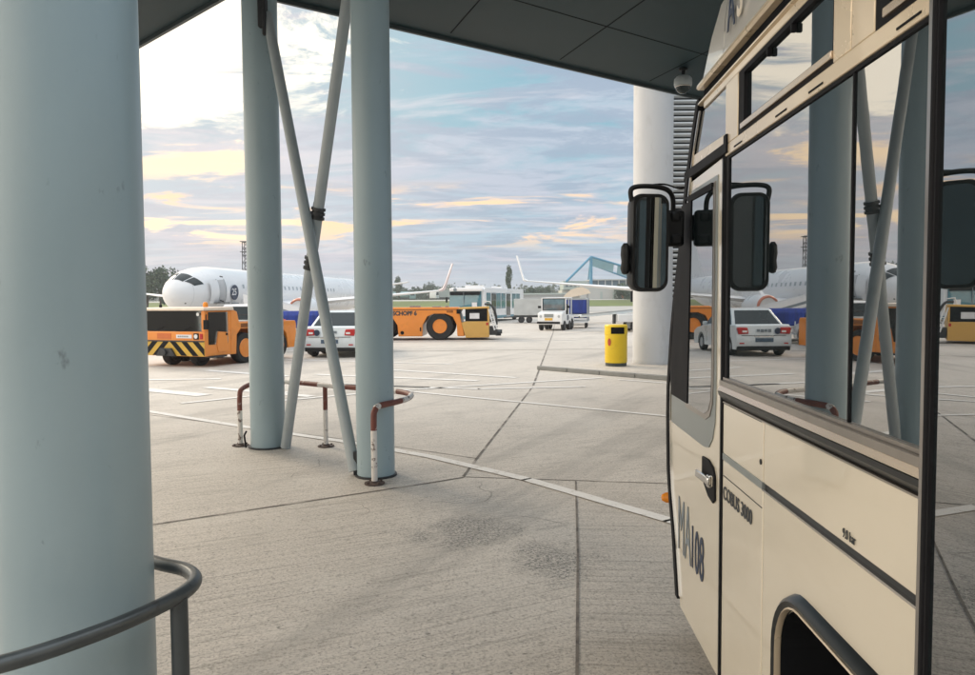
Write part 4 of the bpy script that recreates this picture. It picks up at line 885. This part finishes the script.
for x in (-.92, .9): 
    b = B(); b.box((x, -.55, 1.42), (.20, .06, .14)); b.build('mirror', rubber, bt, bevel=.02)
b = B(); b.bb(.781, .79, -.35, -.05, .60, .92); b.build('number_panel', navy, bt)
text('11', .22, steel_dark, bt, (.784, .05, .66), (0, 1, 0), (0, 0, 1), sx=.9)
for y, r__ in ((-.95, .30), (1.02, .33), (.32, .30)):
    for x in (-.68, .70): wheel(bt, (x, y, r__), r__, .2, steel_dark)
bc = thing('baggage_cart', 'blue curtained baggage cart hitched behind the white baggage tractor', 'cart', (6.0, 48.9, 0), -10, 'blue baggage carts')
b = B(); b.prism([(-.75, 1.88), (-.6, 1.98), (.6, 1.98), (.75, 1.88)], -1.4, 1.4, 'y')
for x in (-.74, .74):
    for y in (-1.38, 0, 1.38): b.bb(x-.03, x+.03, y-.03, y+.03, .4, 1.9)
b.build('frame', plane_grey, bc)
b = B()
for k in range(14): b.bb(-.72+.003*(k % 2), -.69, -1.32+k*.19, -1.32+k*.19+.17, .72, 1.86)
b.bb(-.68, .68, 1.3, 1.34, .6, 1.86); b.bb(.69, .72, -1.32, 1.3, .72, 1.86); b.bb(-.68, .68, -1.36, -1.345, 1.0, 1.86); b.build('curtain', blue_cloth, bc)
b = B(); b.bb(-.76, .76, -1.42, 1.42, .36, .46); b.bb(-.7, .7, -1.41, -1.38, .56, .64); b.bb(-.7, .7, -1.41, -1.38, .74, .92); b.build('deck', white_paint, bc, bevel=.01)
[wheel(bc, (x, y, .2), .2, .12, steel_dark) for x in (-.62, .62) for y in (-1.0, 1.0)]
# --- cart with a cream curved canopy beyond
cv = thing('canopy_cart', 'cart under a cream curved canopy beyond the blue curtained cart', 'cart', (6.75, 55, 0), -6)
b = B(); prof = [(-1.1, 1.95), (-.9, 2.25), (-.5, 2.6), (0, 2.78), (.4, 2.80), (.8, 2.62), (1.0, 2.35)]
b.prism(prof, -1.2, 1.2, 'y'); b.build('canopy_sheet', beige_sheet, cv)
b = B(); [b.bb(x-.03, x+.03, y-.03, y+.03, .35, z) for x, z in ((-.9, 2.2), (.8, 2.58)) for y in (-1.1, 1.1)]; b.bb(-1, .9, -1.2, 1.2, .34, .44); b.build('frame', plane_grey, cv); [wheel(cv, (x, y, .2), .2, .12, steel_dark) for x in (-.7, .7) for y in (-.8, .8)]
# --- far apron bus
fb = thing('airport_bus', 'far white apron bus facing the viewer with wide teal windscreen', 'bus', (.20, 68.6, 0), -17)
hw = 1.55
b = B(); b.prism([(-6.9, .3), (-6.95, 1.2), (-6.9, 1.30), (-6.6, 1.30), (-6.6, 2.72), (-6.55, 2.85), (-6.2, 3.0), (6.8, 3.0), (6.9, 2.8), (6.9, .3)], -hw, hw); b.build('body', plane_white, fb, bevel=.04)
B().prism([(-6.93, 1.32), (-6.75, 2.66), (-6.61, 2.66), (-6.61, 1.32)], -hw+.06, hw-.25, 'x').build('windscreen', teal_glass, fb, smooth=False)
B().bb(-hw+.10, hw-.30, -6.90, -6.80, 2.36, 2.62).build('destination_box', black_gap, fb, smooth=False); B().bb(-.2, -.17, -6.93, -6.86, 1.35, 2.6).build('windscreen_bar', letter_grey, fb, smooth=False); B().bb(.55, 1.0, -6.94, -6.93, 1.36, 1.72).build('notice', plate_white, fb, smooth=False)
b = B(); b.bb(-hw+.06, hw-.05, -6.92, -6.62, 2.67, 2.95); b.build('front_cap', plane_white, fb, bevel=.06)
b = B(); b.bb(-.9, .9, -4.5, -2.2, 3.0, 3.22); b.bb(-.9, .9, 1.0, 3.2, 3.0, 3.2); b.build('roof_unit', plane_white, fb, bevel=.05)
for y0, y1 in ((-6.0, -4.75), (-3.0, -1.6), (-1.4, 0.0), (2.4, 3.8), (4.0, 5.4)):
    B().bb(hw-.02, hw+.012, y0, y1, 1.15, 2.55).build('window', teal_glass, fb, smooth=False)
for y0 in (-4.55, .3):
    d_ = B().bb(hw-.02, hw+.02, y0, y0+1.45, .38, 2.6).build('door', plane_grey, fb); 
    for q in (.06, .76): B().bb(hw+.021, hw+.03, y0+q, y0+q+.62, .5, 2.5).build('pane', veh_glass, d_, smooth=False)
b = B(); b.bb(-hw-.01, hw+.012, -6.97, 6.9, .28, .55); b.build('skirt', mat('teal_skirt', (.12, .26, .32), .5), fb, bevel=.01)
for x in (-1.2, .95): B().bb(x, x+.3, -6.98, -6.94, .75, .95).build('headlight', white_lens, fb)
b = B(); b.box((-hw-.22, -6.8, 1.95), (.16, .12, .45)); b.build('mirror', rubber, fb, bevel=.03)
b = B(); b.lathe([(.10, 0), (.16, 0), (.16, .01)], (-.95, -6.94, 2.80), 'y', 16); b.build('front_emblem', letter_grey, fb)
for y in (-4.9, 3.9):
    for x in (-1.35, 1.37): wheel(fb, (x, y, .48), .48, .3, steel_dark)
# --- grey covered trailers
ct = thing('cargo_trailer', 'grey canvas sided cargo trailer between far bus and white tractor', 'trailer', (3.75, 61, 0), -4)
B().bb(-1.5, 1.6, -.8, .8, .62, 2.0).build('canvas_body', grey_canvas, ct, bevel=.04)
b = B(); b.bb(-1.55, 1.9, -.82, .82, .46, .60); b.tube([(-1.5, 0, .5), (-2.4, 0, .45)], .05, 8); b.build('chassis', steel_dark, ct); [wheel(ct, (x, y, .26), .26, .16, steel_dark, ax='y') for x in (-.9, -.25, 1.2) for y in (-.7, .7)]
# --- belt loader by the pier
bl = thing('belt_loader', 'low white belt loader half hidden behind the round white pier', 'loader', (7.6, 42.5, 0), 4)
b = B(); b.bb(-.2, 3.0, -.9, .9, .55, 1.02); b.prism([(.9, .35), (.9, 1.02), (1.35, 1.02), (1.5, 1.62), (2.9, 1.62), (3.0, .35)], -.9, .9, 'y'); b.build('body', white_paint, bl, bevel=.04)
b = B(); b.box((-.6, -.2, 1.06), (3.4, .7, .16), Matrix.Rotation(R(-5), 3, 'Y')); b.build('conveyor', silver_white, bl, bevel=.02)
b = B(); b.box((-.6, -.56, 1.14), (3.3, .03, .05), Matrix.Rotation(R(-5), 3, 'Y')); b.build('conveyor_rail', plane_grey, bl); b = B(); b.tube([(-2.35, -.2, .84), (-2.2, -.2, .88), (-1.6, -.2, .95)], [.05, .08, .05], 8); b.bb(-.3, -.2, -.3, .1, .45, 1.0); b.build('support', steel_dark, bl)
B().bb(1.45, 2.9, -.905, -.89, 1.05, 1.55).build('side_window', veh_glass, bl, smooth=False)
b = B(); b.box((.58, -1.0, 2.02), (.20, .10, .62)); b.tube([(.75, -.85, 1.6), (.60, -1.0, 1.75)], .02, 6); b.tube([(.6, -1.0, 2.33), (.7, -.9, 2.4), (1.0, -.7, 2.4)], .03, 8); b.build('mirror', rubber, bl, bevel=.03)
for x in (.85, 2.5):
    for y in (-.78, .78): wheel(bl, (x, y, .34), .34, .22, silver_white, ax='y')

# ================================================================== aircraft
def airliner(t, R_=1.5, L=32.0, half=13.4, zc=2.55, wl_m=tail_red, win=True, wref=13.0, sweep=4.6, fin_m=navy):
    NL, TL = 4.3, 9.5
    def sec(y):
        if y < NL:
            k = max(y/NL, 0); f = (1-(1-k)**2.3)**.47; return R_*f, zc-.20*(1-k)**1.3
        if y > L-TL:
            k = (y-(L-TL))/TL; return R_*(1-.82*k**1.5), zc+R_*.75*k**1.4
        return R_, zc
    def P(y, th, off=0.):
        r, z = sec(y); return Vector(((r+off)*math.sin(th), y, z+(r*1.08+off)*math.cos(th)))
    ys = [.001, .05, .15, .3, .5, .75, 1.05, 1.4, 1.8, 2.3, 2.9, 3.6, 4.4, 5.2]+[5.2+(L-5.2-TL)*k/8 for k in range(1, 9)]+[L-TL+TL*k/8 for k in range(1, 9)]
    b = B(); b.rings([[P(y, 2*math.pi*k/40) for k in range(40)] for y in ys]); b.build('fuselage', plane_white, t)
    def patch(name, y0, y1, a0, a1, M, off=.012, n=6, parent=t):
        b = B(); q0 = []; 
        for i in range(n+1):
            y = y0(i/n) if callable(y0) else y0; y_ = y1(i/n) if callable(y1) else y1; a = a0+(a1-a0)*i/n
            q0.append([P(y+(y_-y)*j/4, R(a), off) for j in range(5)])
        b.rings(q0, closed=False); return b.build(name, M, parent)
    for s_ in (-1, 1):
        patch('windscreen_pane', lambda u: .50+.10*u, lambda u: 1.22+.16*u, s_*2.5, s_*39, veh_glass); patch('windscreen_pane', lambda u: .68+.42*u, lambda u: 1.42+.42*u, s_*42, s_*68, veh_glass)
    patch('radome_line', 1.0, 1.015, -180, 180, plane_grey, .003, 40)
    patch('access_panel', .6, .68, 128, 133, steel_dark, .01, 2); patch('access_panel', .62, .70, 178, 186, hazard_yellow, .01, 2); patch('access_panel', .55, .63, -120, -115, steel_dark, .01, 2)
    if win:
        for k in range(24):
            for s_ in (-1, 1): patch('window', 6.2+k*.72, 6.45+k*.72, s_*72, s_*82, plane_grey, .01, 2)
    # door on the viewer's right, standing open
    d_ = patch('door_opening', 3.15, 3.95, 62, 118, mat('door_shade', (.50, .50, .51), .5), .008, 8); 
    patch('door_frame', 3.06, 3.15, 60, 120, bus_grey, .02, 8); patch('door_frame', 3.95, 4.02, 60, 120, bus_grey, .02, 8)
    patch('door', 2.15, 2.98, 64, 116, plane_white, .16, 8); patch('door_edge', 2.98, 3.02, 64, 116, bus_grey, .15, 8)
    b = B(); b.tube([(R_*1.05, 3.1, zc+.95), (R_*1.2, 3.0, zc+.9)], .04, 6); b.tube([(R_*1.05, 3.1, zc-.6), (R_*1.22, 3.0, zc-.66)], .05, 6); b.bb(R_*.95, R_*1.3, 2.55, 3.6, zc-.78, zc-.72); b.build('door_hinge', steel_dark, t)
    # wings
    for s_ in (-1, 1):
        st = []; 
        for u in (0, .12, .35, .7, .95, 1.0):
            x = R_*.5+(half-R_*.5)*u; c = 4.6*(1-u)+1.5*u if u > .35 else 5.6-(5.6-3.6)*u/.35; y0 = wref-2.2+sweep*u; z = zc-1.05+.095*(x-R_*.5); th_ = .13*c*(1-.35*u)
            st.append([(s_*x, y0+c*p, z+th_*q) for p, q in ((0, 0), (.08, .35), (.3, .55), (.6, .38), (1, 0), (.6, -.25), (.3, -.4), (.08, -.28))])
        b = B(); b.rings(st); w_ = b.build('wing', plane_white, t)
        tip = Vector(st[-1][0]); st2 = []
        for u, (ox, oz) in ((0, (0, 0)), (.25, (.22, .12)), (.5, (.38, .6)), (1, (.80, 2.15))):
            c = 1.2*(1-.76*u); y0 = tip.y+1.3*u
            st2.append([(tip.x+s_*(ox+.055*q), y0+c*p, tip.z+oz-(.055*q if u < .4 else 0)) for p, q in ((0, 0), (.3, 1.6), (1, .3), (1, -.3), (.3, -1.6))])
        b = B(); b.rings(st2); b.build('winglet', wl_m, w_, smooth=False)
        ex, ey, ez = s_*4.2, wref-3.9, zc-1.25
        b = B(); b.lathe([(.62, .0), (.72, -.05), (.80, .06), (.88, .5), (.90, 1.3), (.80, 2.4), (.55, 3.2), (.5, 3.2)], (ex, ey, ez), 'y', 28); e_ = b.build('engine', plane_white, t)
        b = B(); b.lathe([(.60, .03), (.66, -.05), (.735, -.06), (.815, .07), (.81, .10)], (ex, ey, ez), 'y', 28); b.build('intake_lip', chrome if wl_m is not tail_red else mat('engine_ring', (.62, .22, .14), .4), e_)
        b = B(); b.lathe([(.61, .10), (.60, .5), (.001, .5)], (ex, ey, ez), 'y', 24); b.lathe([(.001, .18), (.12, .32), (.2, .5)], (ex, ey, ez), 'y', 16); b.build('fan', steel_dark, e_)
        b = B(); b.prism([(ey+.8, ez+.8), (ey+1.4, ez+1.25), (ey+4.2, ez+1.05), (ey+3.4, ez+.5)], ex-.12, ex+.12); b.build('pylon', plane_white, e_)
        st = []
        for u in (0, 1): c = 2.6*(1-u)+1.1*u; x = .4+4.1*u; y0 = L-3.8+2.3*u; z = zc+.75+.42*u*1.6; st.append([(s_*x, y0+c*p, z+.16*q*(1-.5*u)) for p, q in ((0, 0), (.3, 1), (1, 0), (.3, -1))])
        B().rings(st).build('tailplane', plane_white, t)
        for dy in (0,): wheel(t, (s_*2.6, wref+1.8, .5), .5, .36, plane_grey); B().tube([(s_*2.5, wref+1.8, .5), (s_*2.4, wref+1.7, zc-.9)], .11, 10).build('main_strut', plane_grey, t)
    st = [[(q*.16*(1-.5*u), L-6.2+3.6*u+(4.6*(1-u)+1.9*u)*p, zc+1.25+5.6*u) for p, q in ((0, 0), (.3, 1), (1, 0), (.3, -1))] for u in (0, 1)]
    B().rings(st).build('fin', fin_m, t)
    B().tube([(0, 3.2, .35), (0, 3.0, zc-1.4)], .09, 10).build('nose_strut', plane_grey, t)
    for s_ in (-.2, .2): wheel(t, (s_, 3.2, .33), .33, .18, plane_grey)
    return P
white_fin = plane_white
a1 = thing('airliner', 'white regional airliner parked nose on behind the orange chevron tug', 'airliner', (-19.15, 44, 0), -9.6, 'parked airliners')
P1_ = airliner(a1, L=38.0, half=13.0, fin_m=white_fin)
# round anniversary badge by the door
def badge(y, th, r, M, off, name):
    c = P1_(y, R(th), off); n = (P1_(y, R(th), 1)-P1_(y, R(th), 0)).normalized(); b = B(); X = Vector((0, 1, 0)); Y = n.cross(X)*-1
    if Y.z < 0: Y = -Y
    vs = [c+X*r*math.cos(k*math.pi/12)+Y*r*math.sin(k*math.pi/12) for k in range(24)]; b.add(vs+[v-n*.03 for v in vs], [tuple(range(24))]+[(k, (k+1) % 24, 24+(k+1) % 24, 24+k) for k in range(24)]); b.build(name, M, a1, smooth=False); return c, X, Y, n
c, X, Y, n = badge(5.0, 92, .50, navy, .045, 'badge')
text('25', .62, plate_white, a1, c+n*.012-X*.40-Y*.17, X, Y, sx=1.0, bold=.012)
b = B(); [b.box(c+n*.0-Y*(.72+.16*k)+X*(.08*(-1)**k), (.05, .9-.25*k, .07)) for k in range(3)]; b.build('badge_lettering', letter_grey, a1)
a2 = thing('airliner', 'airliner whose white raked wing with tall winglet reaches past the pier', 'airliner', (19.6, 40.5, 0), -2, 'parked airliners')
airliner(a2, 1.85, 36, 17.0, 3.0, plane_white, True, 15.5, 6.0, plane_grey)
# airstairs at the nose-on airliner's door
as_ = thing('airstairs', 'white mobile airstairs sloping up to the nose-on airliner', 'airstairs', (-13.2, 47.3, 0), 0)
sp = [(-2.3, 2.35), (-2.3, 1.75), (2.2, .42), (2.5, .42), (2.5, 1.12), (2.2, 1.2)]
b = B(); b.prism(sp, -.85, -.80, 'y'); b.prism(sp, .80, .85, 'y'); b.build('side_panel', plane_white, as_, smooth=False)
b = B(); [b.bb(2.2-k*.32, 2.5-k*.32, -.8, .8, .40+k*.098, .46+k*.098) for k in range(15)]; b.build('steps', plane_grey, as_)
b = B(); b.box((-.2, -.865, 1.42), (3.2, .01, .16), Matrix.Rotation(R(16.4), 3, 'Y')); b.build('side_stripe', letter_grey, as_, smooth=False)
b = B(); b.bb(-1.9, 2.4, -.7, .7, .35, .55); b.bb(-1.9, -1.7, -.6, .6, .5, 1.8); b.build('chassis', steel_dark, as_); [wheel(as_, (x, y, .3), .3, .2, steel_dark, ax='y') for x in (-1.4, 1.6) for y in (-.65, .65)]

# ================================================================== far things
lt = thing('lattice_mast', 'tall thin steel lattice mast far behind the left braced column', 'mast', (-49.1, 150, 0))
b = B(); hw = .85; Ht = 14.4
for sx_ in (-1, 1):
    for sy in (-1, 1): b.tube([(sx_*hw, sy*hw, 0), (sx_*hw*.8, sy*hw*.8, Ht)], .09, 6)
for k in range(10):
    z0_, z1_ = k*1.44, (k+1)*1.44; w0, w1 = hw*(1-.2*k/10), hw*(1-.2*(k+1)/10)
    for sy in (-1, 1):
        b.tube([(-w0, sy*w0, z0_), (w1, sy*w1, z1_)], .05, 5); b.tube([(w0, sy*w0, z0_), (-w1, sy*w1, z1_)], .05, 5); b.tube([(-w0, sy*w0, z0_), (w0, sy*w0, z0_)], .05, 5); b.tube([(sy*w0, -w0, z0_), (sy*w0, w0, z0_)], .05, 5)
b.build('lattice', steel_dark, lt, smooth=False)
b = B(); b.bb(-1.1, 1.1, -1.1, 1.1, Ht-2.2, Ht-2.1); b.bb(-1.1, 1.1, -1.1, 1.1, Ht-.1, Ht); b.tube([(0, 0, Ht), (0, 0, Ht+1.6)], .05, 6); b.build('platform', steel_dark, lt, smooth=False)
# glazed hall with the blue pyramid roof frame
ht = thing('far_terminal', 'far terminal hall under a blue pyramid shaped roof frame', 'building', (16, 165, 0))
b = B(); b.bb(5.0, 14.3, 0, 10, 0, 5.3); b.bb(1.2, 5.2, 3, 12, 0, 4.4); b.bb(12, 60, 6, 30, 0, 3.6); b.build('wall', far_wall, ht, smooth=False)
b = B(); b.bb(1.3, 6.8, 1.2, 9, 4.45, 6.4); b.build('upper_storey', far_band, ht, smooth=False)
for k in range(5): B().bb(1.8+k*.95, 2.4+k*.95, 1.14, 1.25, 5.1, 5.7).build('window', far_glass, ht, smooth=False)
b = B(); b.bb(8.2, 24.0, 5.0, 25, 3.6, 6.6); b.build('glazed_storey', far_glass, ht, smooth=False)
b = B(); [b.bb(8.1+k*1.6, 8.35+k*1.6, 4.9, 4.99, 3.6, 6.6) for k in range(11)]; b.bb(8.0, 24.2, 4.6, 25, 6.6, 6.85); b.bb(8.1, 24, 4.9, 4.99, 5.0, 5.2); b.build('mullion', far_wall, ht, smooth=False)
for x in (9.5, 12.3): B().bb(x, x+.5, -.06, .0, 2.2, 3.9).build('door', far_band, ht, smooth=False)
ap, lf_, rt_ = Vector((7.7, 2, 11.9)), Vector((1.9, 0, 6.3)), Vector((26, 8, 7.0))
b = B(); b.tube([ap, lf_], .28, 8); b.tube([ap, ap+Vector((0, 0, -6.8))], .36, 8); b.tube([ap, rt_], .25, 8); b.tube([ap+Vector((.4, 3, -1.6)), rt_+Vector((-2, 3, -2.0))], .2, 8); b.tube([lf_, Vector((2.4, 12, 6.3))], .2, 8); b.tube([ap, Vector((9, 16, 7))], .2, 8); b.build('roof_truss', blue_steel, ht, smooth=False)
b = B()
e1, e2 = ap+Vector((.6, .2, -.2)), rt_
for k in range(3):
    u0, u1 = k/3+.02, (k+1)/3-.03; p0, p1 = ap.lerp(rt_, u0), ap.lerp(rt_, u1); q = Vector((.3, 3, -1.9)); n_ = Vector((0, .1, .05))
    vs = [p0, p1, p1+q, p0+q]; b.add(vs+[v+n_ for v in vs], [(0, 1, 2, 3), (7, 6, 5, 4), (0, 4, 5, 1), (1, 5, 6, 2), (2, 6, 7, 3), (3, 7, 4, 0)])
b.build('roof_glazing', blue_pane, ht, smooth=False)
hs = thing('small_house', 'low far house with terracotta roof beside the far terminal', 'building', (30.5, 172, 0))
B().bb(-1.9, 1.9, -2, 2, 0, 2.5).build('wall', far_wall, hs, smooth=False); B().prism([(-2.1, 2.5), (0, 3.6), (2.1, 2.5)], -2.2, 2.2, 'y').build('roof', terracotta, hs, smooth=False); B().bb(-.3, .4, -2.05, -2.0, .1, 1.9).build('door', bark, hs, smooth=False)
sh = thing('storage_shed', 'long low grey flat shed behind the grey cargo trailer', 'building', (8.8, 120, 0))
b = B(); b.bb(-5.2, 4.2, 0, 6, 0, 2.9); b.build('wall', mat('shed_grey', (.42, .43, .44), .7, 0, .06, .3), sh, smooth=False); B().bb(-5.4, 4.4, -.3, 6.3, 2.903, 3.15).build('roof', far_band, sh, smooth=False)
hg = thing('far_hangar', 'far hangar with shallow white gabled roof beyond the wing tip', 'building', (-15.2, 245, 0))
B().prism([(-7, 3.6), (0, 6.6), (1.5, 6.6), (8, 4.0), (8, 3.6)], 0, 14, 'y').build('roof', far_wall, hg, smooth=False); B().bb(-6.5, 7.5, .5, 13, 0, 3.6).build('wall', steel_dark, hg, smooth=False)
def truck(loc, rz, label, tank):
    t = thing('fuel_truck' if tank else 'box_truck', label, 'truck', loc, rz)
    b = B(); b.prism([(-4.2, .6), (-4.3, 1.5), (-4.0, 2.7), (-2.4, 2.8), (-2.4, .6)], -1.15, 1.15, 'y'); b.build('cab', white_paint if not tank else teal_truck, t, bevel=.05)
    b = B(); b.prism([(-4.1, 1.6), (-3.95, 2.5), (-2.7, 2.5), (-2.7, 1.6)], -1.17, 1.17, 'y'); b.build('window', veh_glass, t, smooth=False)
    if tank: B().lathe([(.6, -2.2), (1.05, -2.1), (1.1, -1.9), (1.1, 4.4), (1.0, 4.6), (.6, 4.7)], (0, 0, 1.75), 'x', 24).build('tank', teal_truck, t)
    else: B().bb(-2.2, 4.4, -1.2, 1.2, .9, 3.2).build('box_body', far_wall, t, bevel=.04)
    B().bb(-4.2, 4.5, -.9, .9, .5, .75).build('chassis', steel_dark, t)
    for x in (-3.4, 2.2, 3.4):
        for y in (-1.0, 1.0): wheel(t, (x, y, .5), .5, .3, steel_dark, ax='y')
truck((-27.0, 232, 2.36), 180, 'far teal tanker truck left of the hangar beyond the grass', True)
truck((-14.5, 225, 2.36), 62, 'far white box truck in front of the far hangar', False)

# ------------------------------------------------------------------ trees
def leaves(n, clumps, size, rnd):
    b = B()
    for i in range(n):
        cx, cy, cz, r = rnd.choice(clumps)
        while True:
            p = Vector((rnd.uniform(-1, 1), rnd.uniform(-1, 1), rnd.uniform(-1, 1)))
            if .3 < p.length < 1: break
        p = Vector((cx, cy, cz))+p*r
        q = Quaternion((rnd.gauss(0, 1), rnd.gauss(0, 1), rnd.gauss(0, 1), rnd.gauss(0, 1))).normalized(); s_ = size*rnd.uniform(.6, 1.3)
        b.cur = rnd.choice((0, 0, 1, 1, 2))
        b.add([p+q @ Vector(v) for v in ((-s_, 0, 0), (0, -s_*.6, .1*s_), (s_, 0, 0), (0, s_*.6, .1*s_))], [(0, 1, 2, 3)])
    return b
def tree(name, h, w, kind, seed):
    rnd = random.Random(seed); o = bpy.data.objects.new(name, None); COL.objects.link(o)
    b = B(); b.tube([(0, 0, 0), (.05*w, 0, h*.35), (0, .03*w, h*.8)], [h*.028, h*.02, h*.006], 8)
    cl = []
    if kind == 'poplar':
        for k in range(16): z = h*(.06+.90*k/15); cl.append((rnd.uniform(-.1, .1)*w, rnd.uniform(-.1, .1)*w, z, w*.5*math.sin(math.pi*min(.98, .16+.82*(1-abs(k/15-.38))))*(.55 if k > 12 else .95)))
    else:
        for k in range(17):
            a = rnd.uniform(0, 6.28); rr_ = w*.36*math.sqrt(rnd.random()); z = h*rnd.uniform(.26, .86); cl.append((rr_*math.cos(a), rr_*math.sin(a), z, w*rnd.uniform(.10, .21)))
            if k < 7: b.tube([(0, 0, h*rnd.uniform(.25, .5)), (rr_*math.cos(a)*.6, rr_*math.sin(a)*.6, z*.85), (rr_*math.cos(a), rr_*math.sin(a), z)], [h*.012, h*.008, h*.003], 5)
    b.build('trunk', bark, o)
    leaves(int(2400 if kind != 'poplar' else 2000), cl, .028*h, rnd).build('crown', [leaf_a, leaf_b, leaf_c], o, smooth=False, fix=False)
    return o
protos = {}
def plant(px_x, Y, h, w, kind, label, name=None, seed=1):
    nm = name or ('poplar_tree' if kind == 'poplar' else 'broadleaf_tree'); k = (kind, seed)
    if k not in protos: protos[k] = (tree(nm, 10, 10*(.36 if kind == 'poplar' else .95), kind, seed)); o = protos[k]
    else: o = copy_tree(protos[k]); o.name = nm
    o.location = (px_x, Y, 0); o.scale = (w/(3.6 if kind == 'poplar' else 9.5), w/(3.6 if kind == 'poplar' else 9.5), h/10); o.rotation_euler = (0, 0, seed*1.7+px_x)
    tag(o, label, 'tree', 'trees beyond the apron'); return o
plant(-58, 124, 8.6, 9.5, 'broad', 'dark bushy tree at far left, just right of the massive column', seed=1)
plant(-54.2, 121, 8.8, 6.5, 'broad', 'taller sparse tree rising left of the airliner nose', seed=2)
plant(-62.5, 118, 7.2, 8, 'broad', 'low dark tree under the airliner wing at far left', seed=3)
plant(-49.5, 122, 7.2, 7, 'broad', 'round tree partly hidden by the airliner nose', seed=1)
plant(-26.2, 215, 9.0, 2.9, 'poplar', 'lone dark poplar just right of the right braced column', seed=5)
plant(-30.5, 222, 6.8, 6.5, 'broad', 'short dark tree touching the left side of the lone dark poplar', seed=2)
plant(-18.6, 232, 8.2, 4.2, 'broad', 'small round treetop poking above the airliner wing', seed=3)
plant(-14.2, 250, 7.8, 8.5, 'broad', 'green tree behind the upturned red winglet', seed=1)
plant(-9.8, 255, 8.2, 8.0, 'broad', 'green tree left above the far bus windscreen', seed=2)
plant(-5.2, 258, 7.3, 6, 'broad', 'low green tree left half behind the far bus roof', seed=3)
plant(-3.6, 240, 8.4, 6.2, 'broad', 'green tree rising over the far bus roof unit', seed=1)
plant(5.2, 175, 10.0, 2.1, 'poplar', 'tall slim dark poplar above the grey cargo trailer', seed=6)
plant(9.6, 190, 6.3, 6.2, 'broad', 'low dark tree right of the tall slim poplar', seed=2)
plant(13.8, 215, 6.2, 5.0, 'broad', 'low tree above the white baggage tractor cab', seed=3)
plant(16.4, 212, 6.6, 4.6, 'broad', 'low tree just left of the far terminal', seed=1)
plant(31.0, 162, 6.6, 6.0, 'broad', 'bright bushy tree in front of the far glazed terminal', seed=2)
plant(36.0, 168, 6.0, 6.0, 'broad', 'bushy tree behind the round white pier', seed=3)
rnd = random.Random(11)
cl = [(rnd.uniform(-34, -8), rnd.uniform(236, 262), rnd.uniform(2.8, 5.4), rnd.uniform(1.4, 2.6)) for _ in range(70)]
tag(leaves(5200, cl, .42, rnd).build('hedge_belt', [leaf_a, leaf_a, leaf_b], None, smooth=False, fix=False), kind='stuff')
cl = [(rnd.uniform(-420, 420), rnd.uniform(420, 470), rnd.uniform(3.8, 8.6), rnd.uniform(3, 6)) for _ in range(420)]
tag(leaves(16000, cl, 1.1, rnd).build('far_wood', [leaf_a, leaf_b, leaf_b], None, smooth=False, fix=False), kind='stuff')
for s in list(protos.values()): pass

# ------------------------------------------------------------------ air between here and the far trees
hz = B(); hz.bb(-1900, 1900, -80, 2100, -1.0, 22.0)
hv = bpy.data.materials.new('air'); hv.use_nodes = True; hn = hv.node_tree; hn.nodes.clear()
ho = hn.nodes.new('ShaderNodeOutputMaterial'); hp_ = hn.nodes.new('ShaderNodeVolumePrincipled'); hn.links.new(hp_.outputs[0], ho.inputs['Volume'])
hp_.inputs['Color'].default_value = (.86, .89, .93, 1); hp_.inputs['Density'].default_value = .0008; hp_.inputs['Anisotropy'].default_value = .3
tag(hz.build('haze', hv, None, smooth=False), kind='stuff')
